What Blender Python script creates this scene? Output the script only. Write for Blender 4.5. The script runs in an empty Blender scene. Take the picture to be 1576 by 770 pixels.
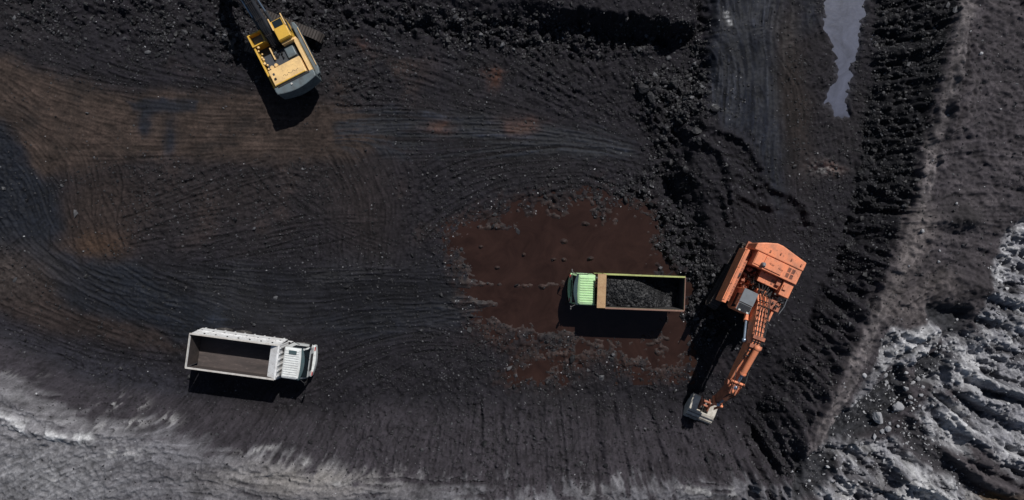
import bpy, bmesh, math, random
import numpy as np
from mathutils import Vector, Matrix

# ---------------------------------------------------------------- camera, sky, sun
scene = bpy.context.scene
COL = scene.collection
CAM_H = 50.0                       # drone height above the pit floor (m)
F = 21.0                           # photo pixels per metre on the pit floor
cam = bpy.data.cameras.new('camera')
cam.sensor_width = 36.0
cam.lens = 36.0 * (CAM_H * F) / 1576.0
cam.clip_start = 0.5
cam.clip_end = 5000
camo = bpy.data.objects.new('camera', cam)
camo.location = (0, 0, CAM_H)
COL.objects.link(camo)
scene.camera = camo

SUN_EL, SUN_AZ = 50.0, 28.0        # azimuth clockwise from +Y (north)
world = bpy.data.worlds.new('World')
scene.world = world
world.use_nodes = True
wn = world.node_tree.nodes
bg = wn['Background']
sky = wn.new('ShaderNodeTexSky')
sky.sky_type = 'NISHITA'
sky.sun_disc = False
sky.sun_elevation = math.radians(SUN_EL)
sky.sun_rotation = math.radians(SUN_AZ)
sky.altitude = 200
world.node_tree.links.new(sky.outputs['Color'], bg.inputs['Color'])
bg.inputs['Strength'].default_value = 0.05
sun = bpy.data.lights.new('sun', 'SUN')
sun.energy = 4.2
sun.angle = math.radians(0.5)
sun.color = (1.0, 0.975, 0.955)
suno = bpy.data.objects.new('sun', sun)
sd = Vector((math.sin(math.radians(SUN_AZ)) * math.cos(math.radians(SUN_EL)),
             math.cos(math.radians(SUN_AZ)) * math.cos(math.radians(SUN_EL)),
             math.sin(math.radians(SUN_EL))))
suno.rotation_euler = sd.to_track_quat('Z', 'Y').to_euler()
suno.location = (20, 30, 60)
COL.objects.link(suno)
scene.view_settings.view_transform = 'Standard'
scene.view_settings.look = 'None'
scene.view_settings.gamma = 1.0
scene.view_settings.exposure = 0.0
scene.view_settings.use_curve_mapping = False
scene.render.engine = 'CYCLES'

# ---------------------------------------------------------------- noise helpers
def _table(seed):
    return np.random.RandomState(seed).rand(256, 256).astype(np.float32)

def vnoise(x, y, seed=0):
    t = _table(seed)
    xi = np.floor(x).astype(np.int64); yi = np.floor(y).astype(np.int64)
    fx = (x - xi).astype(np.float32); fy = (y - yi).astype(np.float32)
    fx = fx * fx * (3 - 2 * fx); fy = fy * fy * (3 - 2 * fy)
    a = t[xi & 255, yi & 255]; b = t[(xi + 1) & 255, yi & 255]
    c = t[xi & 255, (yi + 1) & 255]; d = t[(xi + 1) & 255, (yi + 1) & 255]
    return (a + (b - a) * fx) * (1 - fy) + (c + (d - c) * fx) * fy

def fbm(x, y, size, octv=4, seed=0, gain=0.5):
    """zero-centred, about -1..1; size = metres of the largest feature"""
    s = np.zeros_like(x, dtype=np.float32); a = 1.0; tot = 0
    f = 1.0 / size
    for o in range(octv):
        c, sn = math.cos(o * 1.1 + seed), math.sin(o * 1.1 + seed)
        s += a * (vnoise((x * c - y * sn) * f + 31.7 * o, (x * sn + y * c) * f - 17.3 * o, seed * 13 + o) * 2 - 1)
        tot += a; a *= gain; f *= 2.07
    return s / tot * 1.6

def sstep(a, b, x):
    t = np.clip((x - a) / (b - a), 0, 1)
    return t * t * (3 - 2 * t)

def dist_line(U, V, pts):
    best = np.full(U.shape, 1e9, np.float32)
    for (ax, ay), (bx, by) in zip(pts[:-1], pts[1:]):
        dx, dy = bx - ax, by - ay
        L = dx * dx + dy * dy + 1e-9
        t = np.clip(((U - ax) * dx + (V - ay) * dy) / L, 0, 1)
        best = np.minimum(best, (U - ax - t * dx) ** 2 + (V - ay - t * dy) ** 2)
    return np.sqrt(best)

def inside(U, V, pts):
    r = np.zeros(U.shape, bool)
    n = len(pts)
    for i in range(n):
        ax, ay = pts[i]; bx, by = pts[(i + 1) % n]
        if ay == by: continue
        c = ((ay > V) != (by > V)) & (U < (bx - ax) * (V - ay) / (by - ay) + ax)
        r ^= c
    return r

def sdf(U, V, pts):
    d = dist_line(U, V, list(pts) + [pts[0]])
    return np.where(inside(U, V, pts), d, -d)     # positive inside

def region(U, V, pts, feather):
    return sstep(-feather, feather, sdf(U, V, pts))

def stroke(U, V, pts, w, feather=None):
    feather = feather or w
    return 1 - sstep(np.maximum(w - feather, 0), w + feather * 0.3, dist_line(U, V, pts))

def pz(pts, z):
    """photo position of points standing z metres above the floor -> map position on the floor"""
    k = (CAM_H - z) / CAM_H
    return [(788 + (u - 788) * k, 385 + (v - 385) * k) for u, v in pts]

def at(u, v, z=0.0):
    """world point seen at a photo position when it stands z metres up"""
    k = (CAM_H - z) / (CAM_H * F)
    return Vector(((u - 788) * k, (385 - v) * k, z))
# ---------------------------------------------------------------- the pit: one sheet of ground
XR, YR, DX = 45.0, 25.5, 0.062
def axis(r):
    n = int(round(r / DX))
    core = np.linspace(-r, r, 2 * n + 1)
    out = []; s = DX; p = r
    while p < 1500:
        s *= 1.32; p += s; out.append(p)
    out = np.array(out)
    return np.concatenate([-out[::-1], core, out]), len(out)
xs, padx = axis(XR)
ys, pady = axis(YR)
NX, NY = len(xs), len(ys)
X, Y = np.meshgrid(xs, ys)                 # rows = y (south to north)
X = X.astype(np.float32); Y = Y.astype(np.float32)
U = 788 + F * X; V = 385 - F * Y            # image-coordinate grid (photo pixels of the floor plane)
core = (slice(pady, NY - pady), slice(padx, NX - padx))
fade = (1 - sstep(2, 60, np.maximum(np.abs(X) - XR, np.abs(Y) - YR))).astype(np.float32)

# warp so no outline is clean
w1 = fbm(X, Y, 3.0, 4, 3); w2 = fbm(X, Y, 3.0, 4, 4)
Uw = U + 9 * w1; Vw = V + 9 * w2
w3 = fbm(X, Y, 0.8, 3, 5)
BIG = 3000
# --- macro heights
NB = pz([(-BIG, -140), (150, -70), (340, -45), (480, -14), (560, 0), (640, 6), (700, 8), (760, 11), (800, 13), (860, 15), (950, 25), (1000, 33), (1062, 42),
         (1075, 15), (1080, -60), (1090, -BIG), (-BIG, -BIG)], 2.6)
sN = sdf(Uw, Vw, NB)
wN = np.interp(U, [300, 500, 700, 810, 860, 1060], [90, 70, 44, 24, 12, 11])
hN = np.interp(U, [300, 650, 780, 860, 1000], [1.0, 1.1, 1.5, 2.1, 2.1]) * sstep(-1, 1, (sN + 6 * w3) / wN - 0.0)
EB = pz([(1080, -BIG), (1082, -40), (1084, 60), (1090, 130), (1062, 185), (1052, 250), (1072, 320), (1088, 380), (1112, 440),
         (1135, 500), (1150, 540), (1180, 590), (1215, 620), (1260, 640), (1300, 700), (BIG, 1200), (BIG, -BIG)], 1.5)
sE = sdf(Uw, Vw, EB)
wE = np.interp(V, [-40, 160, 260, 340, 480, 600], [14, 30, 14, 30, 22, 90])
hE = 1.5 * sstep(-1, 1, (sE + 7 * w3) / wE)
FT = pz([(1350, -BIG), (1350, -60), (1338, 60), (1322, 160), (1312, 250), (1290, 340), (1268, 420), (1240, 500), (1190, 580), (1140, 680), (1110, 770), (1080, BIG)], 1.2)
CT = pz([(1530, -BIG), (1500, -60), (1487, 0), (1466, 100), (1443, 180), (1425, 280), (1405, 350), (1352, 470), (1320, 540), (1272, 640), (1250, 700), (1240, 760), (1225, BIG)], 4.1)
warpE = 7 * fbm(X, Y, 1.6, 3, 8)
dF = dist_line(Uw, Vw, FT); dC = dist_line(U + warpE, V + warpE, CT)
inF = inside(Uw, Vw, FT + [(BIG * 2, BIG), (BIG * 2, -BIG)])
inC = inside(U + warpE, V + warpE, CT + [(BIG * 2, BIG), (BIG * 2, -BIG)])
tE = np.where(inC, 1, np.where(inF, dF / (dF + dC + 1e-6), 0)).astype(np.float32)
topE = np.interp(V, [0, 300, 500, 700], [4.3, 4.2, 4.1, 3.9])
exE = np.interp(V, [250, 450], [1.3, 1.1])
hES = hE + (topE - hE) * np.clip(tE, 0, 1) ** exE
FS = pz([(-BIG, 380), (-200, 430), (0, 505), (110, 560), (250, 600), (420, 622), (600, 612), (800, 606), (1000, 612), (1150, 650), (1200, 690), (1260, BIG)], 0)
CS = pz([(-BIG, 480), (-200, 560), (0, 612), (130, 660), (300, 702), (450, 735), (600, 765), (760, 772), (900, 766), (1100, 752), (1235, 748), (1330, BIG)], 3.8)
dF = dist_line(Uw, Vw, FS); dC = dist_line(Uw, Vw, CS)
inF = inside(Uw, Vw, FS + [(BIG, BIG * 2), (-BIG, BIG * 2)])
inC = inside(Uw, Vw, CS + [(BIG, BIG * 2), (-BIG, BIG * 2)])
tS = np.where(inC, 1, np.where(inF, dF / (dF + dC + 1e-6), 0)).astype(np.float32)
hS = 3.8 * tS ** 1.1
H0 = np.maximum(np.maximum(hN, hES), hS)
H0 += 0.5 * np.exp(-((U - 430) ** 2 + (V - 60) ** 2) / 110 ** 2) * 0.5
# where each piece of ground appears in the camera image, in pixels
PU = 788 + F * X * CAM_H / (CAM_H - H0); PV = 385 - F * Y * CAM_H / (CAM_H - H0)
PUw = PU + 8 * w1 + 3 * w3; PVw = PV + 8 * w2 - 3 * w3

def R(pts, f=14): return region(PUw, PVw, pts, f) * fade
def S(pts, w, f=None): return stroke(PUw, PVw, pts, w, f) * fade
def BL(u, v, ru, rv=None):
    rv = rv or ru
    return np.exp(-(((PUw - u) / ru) ** 2 + ((PVw - v) / rv) ** 2)) * fade

# --- flow of tracks, blade marks and gullies (position in the photo, direction in degrees, + = down to the right)
flow = [(60,40,35),(200,60,30),(330,60,38),(420,30,45),(250,120,12),(60,110,14),(20,160,40),(100,200,8),(250,190,4),(400,200,1),(520,200,-2),
 (620,195,2),(750,200,3),(900,220,4),(980,235,8),(560,110,-20),(640,100,10),(600,60,20),(640,140,22),(720,110,28),(760,150,16),(800,110,38),(860,150,24),(880,90,48),(930,110,60),(960,160,50),(920,190,22),
 (1000,100,70),(1040,80,85),(1060,140,75),(1000,220,60),(1030,280,65),(1040,330,50),(1020,370,80),(1060,420,80),
 (540,270,55),(600,270,75),(520,330,88),(560,360,86),(600,340,92),(640,380,95),(530,390,88),(470,270,20),
 (420,270,-20),(330,290,-18),(250,290,-22),(300,340,-10),(400,330,-25),(200,300,70),(130,290,85),(140,350,60),(60,300,70),(20,260,50),(90,230,60),
 (680,290,-25),(740,270,-22),(820,250,-10),(660,330,-38),(720,320,-32),(860,285,-18),(950,290,20),(880,320,60),
 (200,410,30),(260,430,18),(340,440,8),(450,440,-2),(560,430,-6),(650,440,-2),(720,450,2),(600,480,0),(500,480,-8),(420,470,10),(350,480,20),(700,490,5),(300,480,25),(180,440,35),
 (480,530,-28),(560,530,-22),(640,530,-15),(700,540,-25),(560,580,-30),(640,590,-40),(520,600,-50),(740,580,80),(480,560,-20),
 (800,650,90),(700,680,92),(600,690,95),(900,660,90),(1000,650,84),(1100,690,80),(1000,720,80),(900,730,88),(500,670,108),(400,650,112),(300,640,118),(440,700,112),
 (200,590,125),(250,540,40),(100,540,25),(40,560,12),(30,500,20),(60,440,40),(150,500,30),
 (60,620,12),(160,650,12),(100,690,-25),(60,740,-30),(200,740,-20),(280,700,8),(350,740,15),(450,750,10),(600,768,8),(700,790,2),(900,790,0),(1100,780,-4),
 (1160,620,50),(1160,690,66),(1210,640,60),(1230,700,72),(1200,740,70),(1260,600,56),(1220,560,50),(1290,540,52),(1320,480,46),(1280,440,34),(1320,400,28),(1360,420,25),
 (1340,350,12),(1380,320,4),(1390,250,2),(1400,150,-3),(1360,200,0),(1370,80,0),(1430,80,-6),(1450,20,-4),(1410,40,0),(1300,300,80),(1310,230,85),
 (1120,40,75),(1160,70,80),(1110,70,60),(1140,180,100),(1180,200,98),(1200,120,95),(1220,200,90),(1210,300,88),(1160,280,70),(1150,330,60),(1100,300,50),(1120,250,55),(1110,130,100),(1190,30,95),(1240,60,85),(1260,130,60),(1270,90,30),
 (1280,180,80),(1150,400,60),(1120,450,55),(1100,520,50),(1200,420,75),
 (1475,60,104),(1455,160,106),(1430,280,104),(1400,390,115),(1360,480,122),(1310,590,118),(1275,660,115),(1480,150,100),
 (1520,60,30),(1550,120,25),(1530,220,10),(1560,280,12),(1490,230,-10),(1500,320,0),(1470,380,10),(1540,340,0),(1450,440,-35),(1500,420,30),(1400,530,-30),
 (1560,420,20),(1540,480,18),(1520,540,20),(1560,560,18),(1500,600,28),(1540,650,22),(1566,620,16),(1560,700,22),(1500,700,34),(1460,640,42),(1420,680,42),(1400,620,-45),(1350,620,-35),(1300,650,-35),
 (1350,700,45),(1400,740,30),(1300,730,50),(1450,720,40),(1540,750,26),(1440,580,40),(1330,760,20)]
gx = np.linspace(-160, 1736, 190); gy = np.linspace(-150, 920, 108)
GX, GY = np.meshgrid(gx, gy)
c2 = np.zeros_like(GX); s2 = np.zeros_like(GX); ws = np.zeros_like(GX)
for (a, b, th) in flow:
    w = 1.0 / (((GX - a) ** 2 + (GY - b) ** 2) + 150) ** 1.6
    c2 += w * math.cos(2 * math.radians(th)); s2 += w * math.sin(2 * math.radians(th)); ws += w
c2 /= ws; s2 /= ws
def sample(grid, ix, iy):
    h, w = grid.shape
    ix = np.clip(ix, 0, w - 1.001); iy = np.clip(iy, 0, h - 1.001)
    x0 = ix.astype(np.int32); y0 = iy.astype(np.int32)
    fx = (ix - x0).astype(np.float32); fy = (iy - y0).astype(np.float32)
    g = grid.ravel(); k = y0 * w + x0
    return (g[k] * (1 - fx) + g[k + 1] * fx) * (1 - fy) + (g[k + w] * (1 - fx) + g[k + w + 1] * fx) * fy
cU, cV = PU[core], PV[core]
ixg = (cU + 160) / (gx[1] - gx[0]); iyg = (cV + 150) / (gy[1] - gy[0])
C2 = sample(c2.astype(np.float32), ixg, iyg); S2 = sample(s2.astype(np.float32), ixg, iyg)
ang = 0.5 * np.arctan2(S2, C2) + 0.10 * fbm(X[core], Y[core], 1.2, 2, 21)
VX = np.cos(ang).astype(np.float32); VY = (-np.sin(ang)).astype(np.float32)      # grid rows run south to north
hh, ww = ang.shape
II, JJ = np.meshgrid(np.arange(ww, dtype=np.float32), np.arange(hh, dtype=np.float32))

def gauss(img, s):
    fy = np.fft.fftfreq(img.shape[0])[:, None]; fx = np.fft.rfftfreq(img.shape[1])[None, :]
    g = np.exp(-2 * (math.pi * s) ** 2 * (fx * fx + fy * fy))
    return np.fft.irfft2(np.fft.rfft2(img) * g, s=img.shape).astype(np.float32)
def lic(img, L, step):
    acc = img.copy(); n = 1
    for sgn in (1, -1):
        px, py = II.copy(), JJ.copy(); lx, ly = VX * sgn, VY * sgn
        for k in range(L):
            px += lx * step; py += ly * step
            xi = np.clip(px + 0.5, 0, ww - 1).astype(np.int32); yi = np.clip(py + 0.5, 0, hh - 1).astype(np.int32)
            q = yi * ww + xi
            vx = VX.ravel()[q]; vy = VY.ravel()[q]
            sg = np.where(vx * lx + vy * ly < 0, -1, 1).astype(np.float32)
            lx, ly = vx * sg, vy * sg
            acc += img.ravel()[q]; n += 1
    acc /= n
    acc -= acc.mean(); acc /= acc.std()
    return acc
def noise_img(seed, s, band=0):
    im = np.random.RandomState(seed).randn(hh, ww).astype(np.float32)
    im = gauss(im, s) - (gauss(im, s * band) if band else 0)
    return im / im.std()
def full(c):
    r = np.zeros(X.shape, np.float32); r[core] = c; return r * fade
Lf = full(lic(noise_img(1, 0.9, 2.2), 16, 1.6))        # fine scratches
Lm = full(lic(noise_img(2, 1.8, 1.8), 7, 2.6))        # blade marks, about 30 cm
Ll = full(lic(noise_img(3, 4.6, 1.8), 12, 5.0))        # gullies, about 70 cm
Lx = full(lic(noise_img(4, 7.5, 1.7), 13, 7.0))        # ridges over 1 m
Lt = full(lic(noise_img(6, 1.3), 60, 2.4))        # long wheel ruts
rough1 = full(noise_img(5, .9)); rough2 = full(noise_img(7, 2.0, 2.0)); rough3 = full(noise_img(9, 5.0))
lump = fbm(X, Y, 0.7, 3, 33); lump2 = fbm(X, Y, 2.2, 4, 34)
patch = fbm(X, Y, 6.0, 5, 35); patch2 = fbm(X, Y, 2.0, 5, 36)

# --- wheel and crawler tracks: bundles of long passes, pressed into the sheet
def to_core(u, v):
    """photo position on ground near floor level -> core grid index"""
    x = (u - 788) / F; y = (385 - v) / F
    return (x - xs[padx]) / (xs[padx + 1] - xs[padx]), (y - ys[pady]) / (ys[pady + 1] - ys[pady])
def spline(P, n):
    P = np.array(P, float); m = len(P); t = np.linspace(0, m - 1 - 1e-6, n); i = t.astype(int); f = (t - i)[:, None]
    p0 = P[np.clip(i - 1, 0, m - 1)]; p1 = P[i]; p2 = P[np.clip(i + 1, 0, m - 1)]; p3 = P[np.clip(i + 2, 0, m - 1)]
    return .5 * ((2 * p1) + (p2 - p0) * f + (2 * p0 - 5 * p1 + 4 * p2 - p3) * f ** 2 + (3 * p1 - p0 - 3 * p2 + p3) * f ** 3)
def stamp(bundles, seed):
    rs = np.random.RandomState(seed); acc = np.zeros((hh, ww), np.float32)
    for A_, B_, n, zz in bundles:
        k = min(len(A_), len(B_))
        A_, B_ = np.array(A_[:k], float), np.array(B_[:k], float)
        if zz:
            A_ = np.array(pz([tuple(p) for p in A_], zz)); B_ = np.array(pz([tuple(p) for p in B_], zz))
        for j in range(n):
            w0 = rs.rand(); w = np.clip(w0 + rs.randn(k) * .05, -.1, 1.1)[:, None]
            Q = A_ * (1 - w) + B_ * w + rs.randn(k, 2) * 1.0
            L = np.abs(np.diff(Q, axis=0)).sum() * 1.6
            C = spline(Q, int(L * 2.2) + 8)
            a, b = sorted(rs.rand(2)); a *= .7; b = 1 - (1 - b) * .7
            s_ = int(a * len(C)); e = int(b * len(C)) + 2; C = C[s_:e]
            if len(C) < 6: continue
            amp = rs.uniform(.4, 1.3) * np.interp(np.arange(len(C)), [0, 12, len(C) - 12, len(C)], [0, 1, 1, 0])
            amp = amp * (.6 + .6 * vnoise(C[:, 0] / 30 + j, C[:, 1] / 30, 3))
            ix, iy = to_core(C[:, 0], C[:, 1])
            ix = np.round(ix).astype(int); iy = np.round(iy).astype(int)
            ok = (ix > 1) & (iy > 1) & (ix < ww - 2) & (iy < hh - 2)
            np.maximum.at(acc, (iy[ok], ix[ok]), amp[ok].astype(np.float32))
    return acc
B1 = [([(-180,60),(0,95),(70,128),(200,150),(350,160),(540,175)], [(-200,200),(0,215),(90,245),(250,248),(400,246),(560,242)], 70, 0),
      ([(500,172),(620,168),(760,176),(880,188),(985,215)], [(500,244),(640,243),(780,244),(900,240),(990,240)], 80, 0),
      ([(150,395),(250,405),(400,415),(560,415),(700,425),(790,440)], [(230,470),(300,500),(420,505),(560,505),(700,490),(760,475)], 110, 0),
      ([(10,300),(90,380),(170,420),(280,430),(420,430),(560,440)], [(20,420),(90,450),(170,490),(270,520),(380,520),(500,500)], 45, 0),
      ([(470,210),(500,240),(525,300),(520,360),(515,420)], [(590,200),(610,250),(635,320),(630,380),(620,430)], 34, 0),
      ([(90,240),(110,300),(110,360),(130,420)], [(190,240),(190,290),(190,350),(200,400)], 14, 0),
      ([(180,330),(260,290),(340,262),(430,250)], [(200,395),(300,385),(420,370),(500,345)], 16, 0),
      ([(380,250),(420,300),(500,360),(600,400)], [(430,250),(470,300),(540,340),(620,370)], 12, 0),
      ([(250,400),(360,360),(470,330),(600,330)], [(280,420),(400,395),(500,375),(600,360)], 12, 0),
      ([(620,300),(690,262),(780,245),(900,240),(980,250)], [(640,400),(700,345),(790,300),(880,290),(960,300)], 18, 0),
      ([(430,510),(540,500),(640,500),(760,520)], [(460,620),(520,590),(620,545),(720,540)], 26, 0),
      ([(0,230),(40,270),(60,330),(60,390)], [(90,260),(120,300),(130,350),(110,400)], 16, 0),
      ([(0,380),(60,330),(100,280)], [(40,420),(100,350),(130,300)], 10, 0),
      ([(540,60),(640,90),(760,130),(860,170)], [(530,130),(620,150),(720,168),(800,172)], 30, 0),
      ([(250,60),(360,100),(440,130),(540,160)], [(20,100),(160,130),(300,142),(420,146)], 26, 0),
      ([(1105,-40),(1110,60),(1100,140),(1098,220)], [(1215,-40),(1190,60),(1230,160),(1225,340)], 70, 1.5),
      ([(1100,60),(1140,100),(1175,180),(1200,330)], [(1120,30),(1180,90),(1215,160),(1235,300)], 45, 1.5),
      ([(1090,45),(1130,42),(1180,35)], [(1095,75),(1140,62),(1200,50)], 10, 1.5),
      ([(1115,60),(1150,90),(1190,130)], [(1105,90),(1140,120),(1170,160)], 9, 1.5),
      ([(1225,30),(1250,60),(1290,90)], [(1240,90),(1270,110),(1280,70)], 14, 1.5),
      ([(1110,230),(1150,240),(1180,290),(1190,350)], [(1100,330),(1130,330),(1160,350),(1180,370)], 16, 1.5),
      ([(0,430),(80,470),(180,510),(280,540)], [(0,520),(80,540),(160,565),(260,570)], 26, 0)]
TK0 = stamp(B1, 61)
TKn = full(gauss(TK0, .8) * 2.3)               # narrow ruts
TKw = full(gauss(TK0, 2.6) * 5.0)
TKd = np.clip(full(gauss((TK0 > 0).astype(np.float32), 9)) * 3.0, 0, 1)               # banks pushed up beside them
# --- zone masks (photo positions)
mWhite = np.clip(R([(1590,330),(1552,360),(1530,420),(1512,470),(1500,500),(1512,560),(1500,600),(1470,640),(1520,690),(1576,735),(1700,760),(1700,300)],10)
       + R([(1372,505),(1400,508),(1430,498),(1440,520),(1420,545),(1400,570),(1375,560),(1350,585),(1325,610),(1312,625),(1330,590),(1352,560),(1362,530)],6)*0.85
       + R([(1448,520),(1490,515),(1512,540),(1530,590),(1480,600),(1450,600),(1430,590),(1450,570)],8)*0.8
       + R([(1440,600),(1480,630),(1500,660),(1490,700),(1450,680),(1410,640),(1430,610)],8)*0.75
       + R([(1268,690),(1300,680),(1345,676),(1372,680),(1400,705),(1440,730),(1510,765),(1560,800),(1270,830),(1262,760),(1290,735),(1300,700)],9), 0, 1)
mDarkGul = np.clip(R([(1415,560),(1440,545),(1458,560),(1452,590),(1425,598),(1405,590)],5) + R([(1275,690),(1290,650),(1330,610),(1370,580),(1388,560),(1395,590),(1398,620),(1370,650),(1330,668),(1290,685)],7)
       + R([(1430,470),(1480,470),(1485,520),(1450,520),(1428,500)],10) + R([(1395,650),(1440,670),(1500,735),(1530,770),(1500,770),(1420,705),(1385,680)],7)*0.7
       + R([(1225,745),(1240,700),(1290,690),(1285,725),(1260,770),(1225,770)],8), 0, 1)
mSB = sstep(np.interp(U, [0, 500, 900], [.45, .74, .86]), 1.0, tS + .12 * w3 + .06 * Lm) * (1 - sstep(-10, 10, sdf(PUw, PVw, [(1255, 900), (1262, 700), (1400, 500), (1700, 300), (1700, 900)]))) * fade
mEB = (sstep(0.86, 0.99, tE)) * fade
mRoad = np.clip(S([(1500,-60),(1492,0),(1470,110),(1450,190),(1436,250),(1422,330),(1410,370),(1368,450),(1345,505),(1310,580),(1290,630),(1264,690)], 14 + 5 * patch2, 13) , 0, 1)
mHaul = np.clip(R([(-200,60),(0,88),(60,112),(200,140),(400,146),(540,165),(600,200),(540,245),(300,250),(180,245),(110,265),(60,270),(30,215),(-10,180),(-200,150)],16), 0, 1)
mHaul2 = np.clip(BL(150,330,60,95) + BL(130,390,45,40) + 0.8*R([(-200,390),(0,398),(60,430),(120,470),(240,500),(300,545),(200,530),(60,500),(-200,440)],14) + 0.5*BL(480,200,90,50) + 0.45*BL(560,320,60,90) + 0.4*BL(330,300,150,50),0,1)
mWetW = np.clip(R([(-200,200),(10,190),(40,250),(90,290),(105,350),(60,395),(0,380),(-200,370)],16) + R([(50,380),(120,392),(210,400),(260,440),(330,470),(370,500),(300,525),(230,500),(110,470),(80,440)],14)
       + 0.9*R([(205,150),(300,158),(300,176),(215,178)],7) + 0.9*BL(218,190,12,14) + 0.8*BL(260,215,10,28),0,1)
mWetTr = np.clip(R([(520,172),(600,168),(780,178),(900,195),(970,215),(975,240),(860,240),(700,242),(560,240),(520,225)],9)*sstep(-0.6,0.5,Lt*0.8+0.25) + R([(700,455),(760,458),(750,478),(700,500),(560,520),(480,500),(600,470)],10)*0.5,0,1)
mWetNE = np.clip(R([(1090,-60),(1250,-60),(1262,30),(1230,60),(1205,130),(1215,200),(1200,330),(1185,270),(1150,215),(1110,190),(1090,120)],16),0,1)
mBrownNE = np.clip(BL(1215,70,22,80)+BL(1230,170,22,60)+0.5*BL(1240,250,20,60),0,1)
mTracks = np.clip(R([(150,400),(320,405),(700,410),(760,440),(745,490),(600,520),(450,520),(330,500),(200,450)],22),0,1)
mSslope = (sstep(0.0, 0.12, tS) * (1 - sstep(0.85, 1.0, tS))) * fade
mEslope = (sstep(0.02, 0.15, tE) * (1 - sstep(0.9, 1.0, tE))) * fade
mETop = mEslope * (1 - sstep(300, 420, PV))
mRub = np.clip(R([(975,120),(1085,100),(1095,170),(1050,220),(1030,270),(1075,330),(1110,430),(1140,500),(1080,540),(1050,520),(1056,430),(1010,400),(990,330),(950,300),(1000,250),(985,180)],16)
       + R([(330,0),(500,-10),(760,20),(1070,40),(1080,80),(900,85),(760,75),(560,50),(480,60),(500,110),(420,130),(330,80)],18)
       + 0.6*R([(0,-40),(330,-40),(350,90),(180,60),(0,60)],30),0,1)
mRip = np.clip(R([(500,60),(760,80),(900,60),(990,70),(995,190),(930,200),(780,172),(520,165)],16) + 0.8*R([(630,250),(960,245),(985,300),(900,310),(790,310),(690,345),(625,400),(610,300)],14)
       + 0.45*R([(180,80),(380,40),(400,130),(200,130)],20) + 0.5*R([(200,250),(500,250),(480,390),(260,390),(200,320)],20),0,1)

# puddle depressions
PUD = [(700,352),(735,345),(790,345),(785,318),(830,322),(850,305),(868,325),(905,298),(925,300),(928,330),(950,322),(985,325),(1003,345),(1008,390),(1012,420),(1060,430),(1056,470),(1060,520),(1062,560),(1045,582),
       (1000,575),(960,560),(900,545),(850,585),(800,585),(790,560),(830,535),(880,530),(800,515),(760,508),(735,490),(745,470),(715,462),(725,440),(712,415),(700,380)]
sP = sdf(PUw + 4 * rough2, PVw + 4 * rough3, PUD)
mP = sstep(-9, 9, sP) * fade
PUD2 = [(1268,-90),(1342,-90),(1338,20),(1328,70),(1312,100),(1310,140),(1304,168),(1284,175),(1268,150),(1292,120),(1285,80),(1270,40)]
sP2 = sdf(PUw + 1.5 * rough2, PVw + 3 * rough3, PUD2)
mP2 = sstep(-8, 8, sP2) * fade
smallp = [(762,108,20,7),(765,118,9,16),(552,75,12,8),(800,192,34,11),(680,192,26,9),(1275,262,22,9)]

# --- detail heights
crag = -np.abs(fbm(X, Y, 1.1, 5, 51))
crag2 = -np.abs(fbm(X, Y, .45, 4, 52))
D = 0.05 * patch + 0.05 * patch2
D += rough2 * (0.020 * (1 - .75 * TKd) + 0.05 * mRub + 0.022 * mRip * (1 - .5 * TKd))
D += rough1 * (0.015 * (1 - .6 * TKd) + 0.014 * mRub + 0.010 * mRip)
D += (np.abs(rough3) * 0.14 + 0.28 * lump + .35 * crag + .3 * lump2) * mRub
D += (.10 * crag2 + .03 * rough3) * (1 - mHaul) * (1 - TKd) * (1 - mSB) * (1 - mWetNE)
D += .22 * sstep(12, -10, sP) * BL(1020, 330, 26, 50)
D += Lm * (1 - .7 * TKd) * (0.009 + 0.05 * mRip * (0.75 + 0.4 * patch2)) * (1 - .7 * mWetW) * (1 - .5 * mHaul) + Lf * (0.011 + 0.009 * mTracks)
tka = .55 + .6 * sstep(-.6, .6, lump2)
D += (-.050 * np.clip(TKn, 0, 1.6) + .022 * np.clip(TKw, 0, 1.6)) * tka * (1 - .35 * mHaul) + .003 * Lt

D += mSslope * (0.035 * Lm + (0.10 * Ll - .06 * np.clip(Ll - .8, 0, 2)) * sstep(620, 1000, PU) + 0.022 * Ll + 0.022 * rough1 + 0.035 * rough2 * sstep(-.5, .8, patch2))
D += mETop * (0.10 * Ll + 0.20 * Lx * (.6 + .6 * patch2) + 0.05 * Lm + 0.06 * rough2 + 0.06 * rough3 + .25 * crag + .08 * crag2)
mEL = mEslope * sstep(300, 420, PV)
D += mEL * (0.16 * Ll + 0.18 * Lx + 0.05 * Lm + 0.05 * rough2 + 0.06 * rough3 + .3 * crag)
clay = mWhite
D += clay * (0.11 * Ll + 0.17 * Lx + 0.03 * Lm + 0.08 * rough3 + 0.05 * rough2 + .03 * rough1 + 0.30 * lump2 + .55 * crag + .22 * crag2)
gr = R([(1440,610),(1576,560),(1700,560),(1700,800),(1530,770),(1470,700)],14)
D += gr * 0.24 * (Ll - .4 * np.abs(Ll)) - gr * .25 * crag
for (a, b, r, q, h_) in [(1410,735,26,12,.8),(1440,752,30,12,.8),(1480,768,26,10,.6),(1395,728,10,12,.5),(1340,745,22,16,.5),(1310,722,24,18,.45),(1390,757,12,10,.5),(1500,700,28,10,.7),(1520,715,20,8,.5),(1545,600,26,9,.4),(1420,515,22,12,.35),(1352,640,10,9,.4)]:
    D += h_ * sstep(.15, .75, BL(a, b, r * 1.3, q * 1.3) + .12 * lump) * (1 + .2 * crag2)
D += mEB * (1 - clay) * (0.05 * Ll + 0.02 * rough2 + 0.10 * lump2)
D += mSB * (0.024 * Ll + 0.012 * rough2 + 0.008 * rough1 + 0.08 * lump2)
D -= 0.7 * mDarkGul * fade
D += 0.35 * S([(1310,625),(1345,585),(1372,560),(1395,535)], 8, 8)
D += 0.3 * S([(0,640),(40,655),(90,668),(140,675)], 10, 10)
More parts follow.
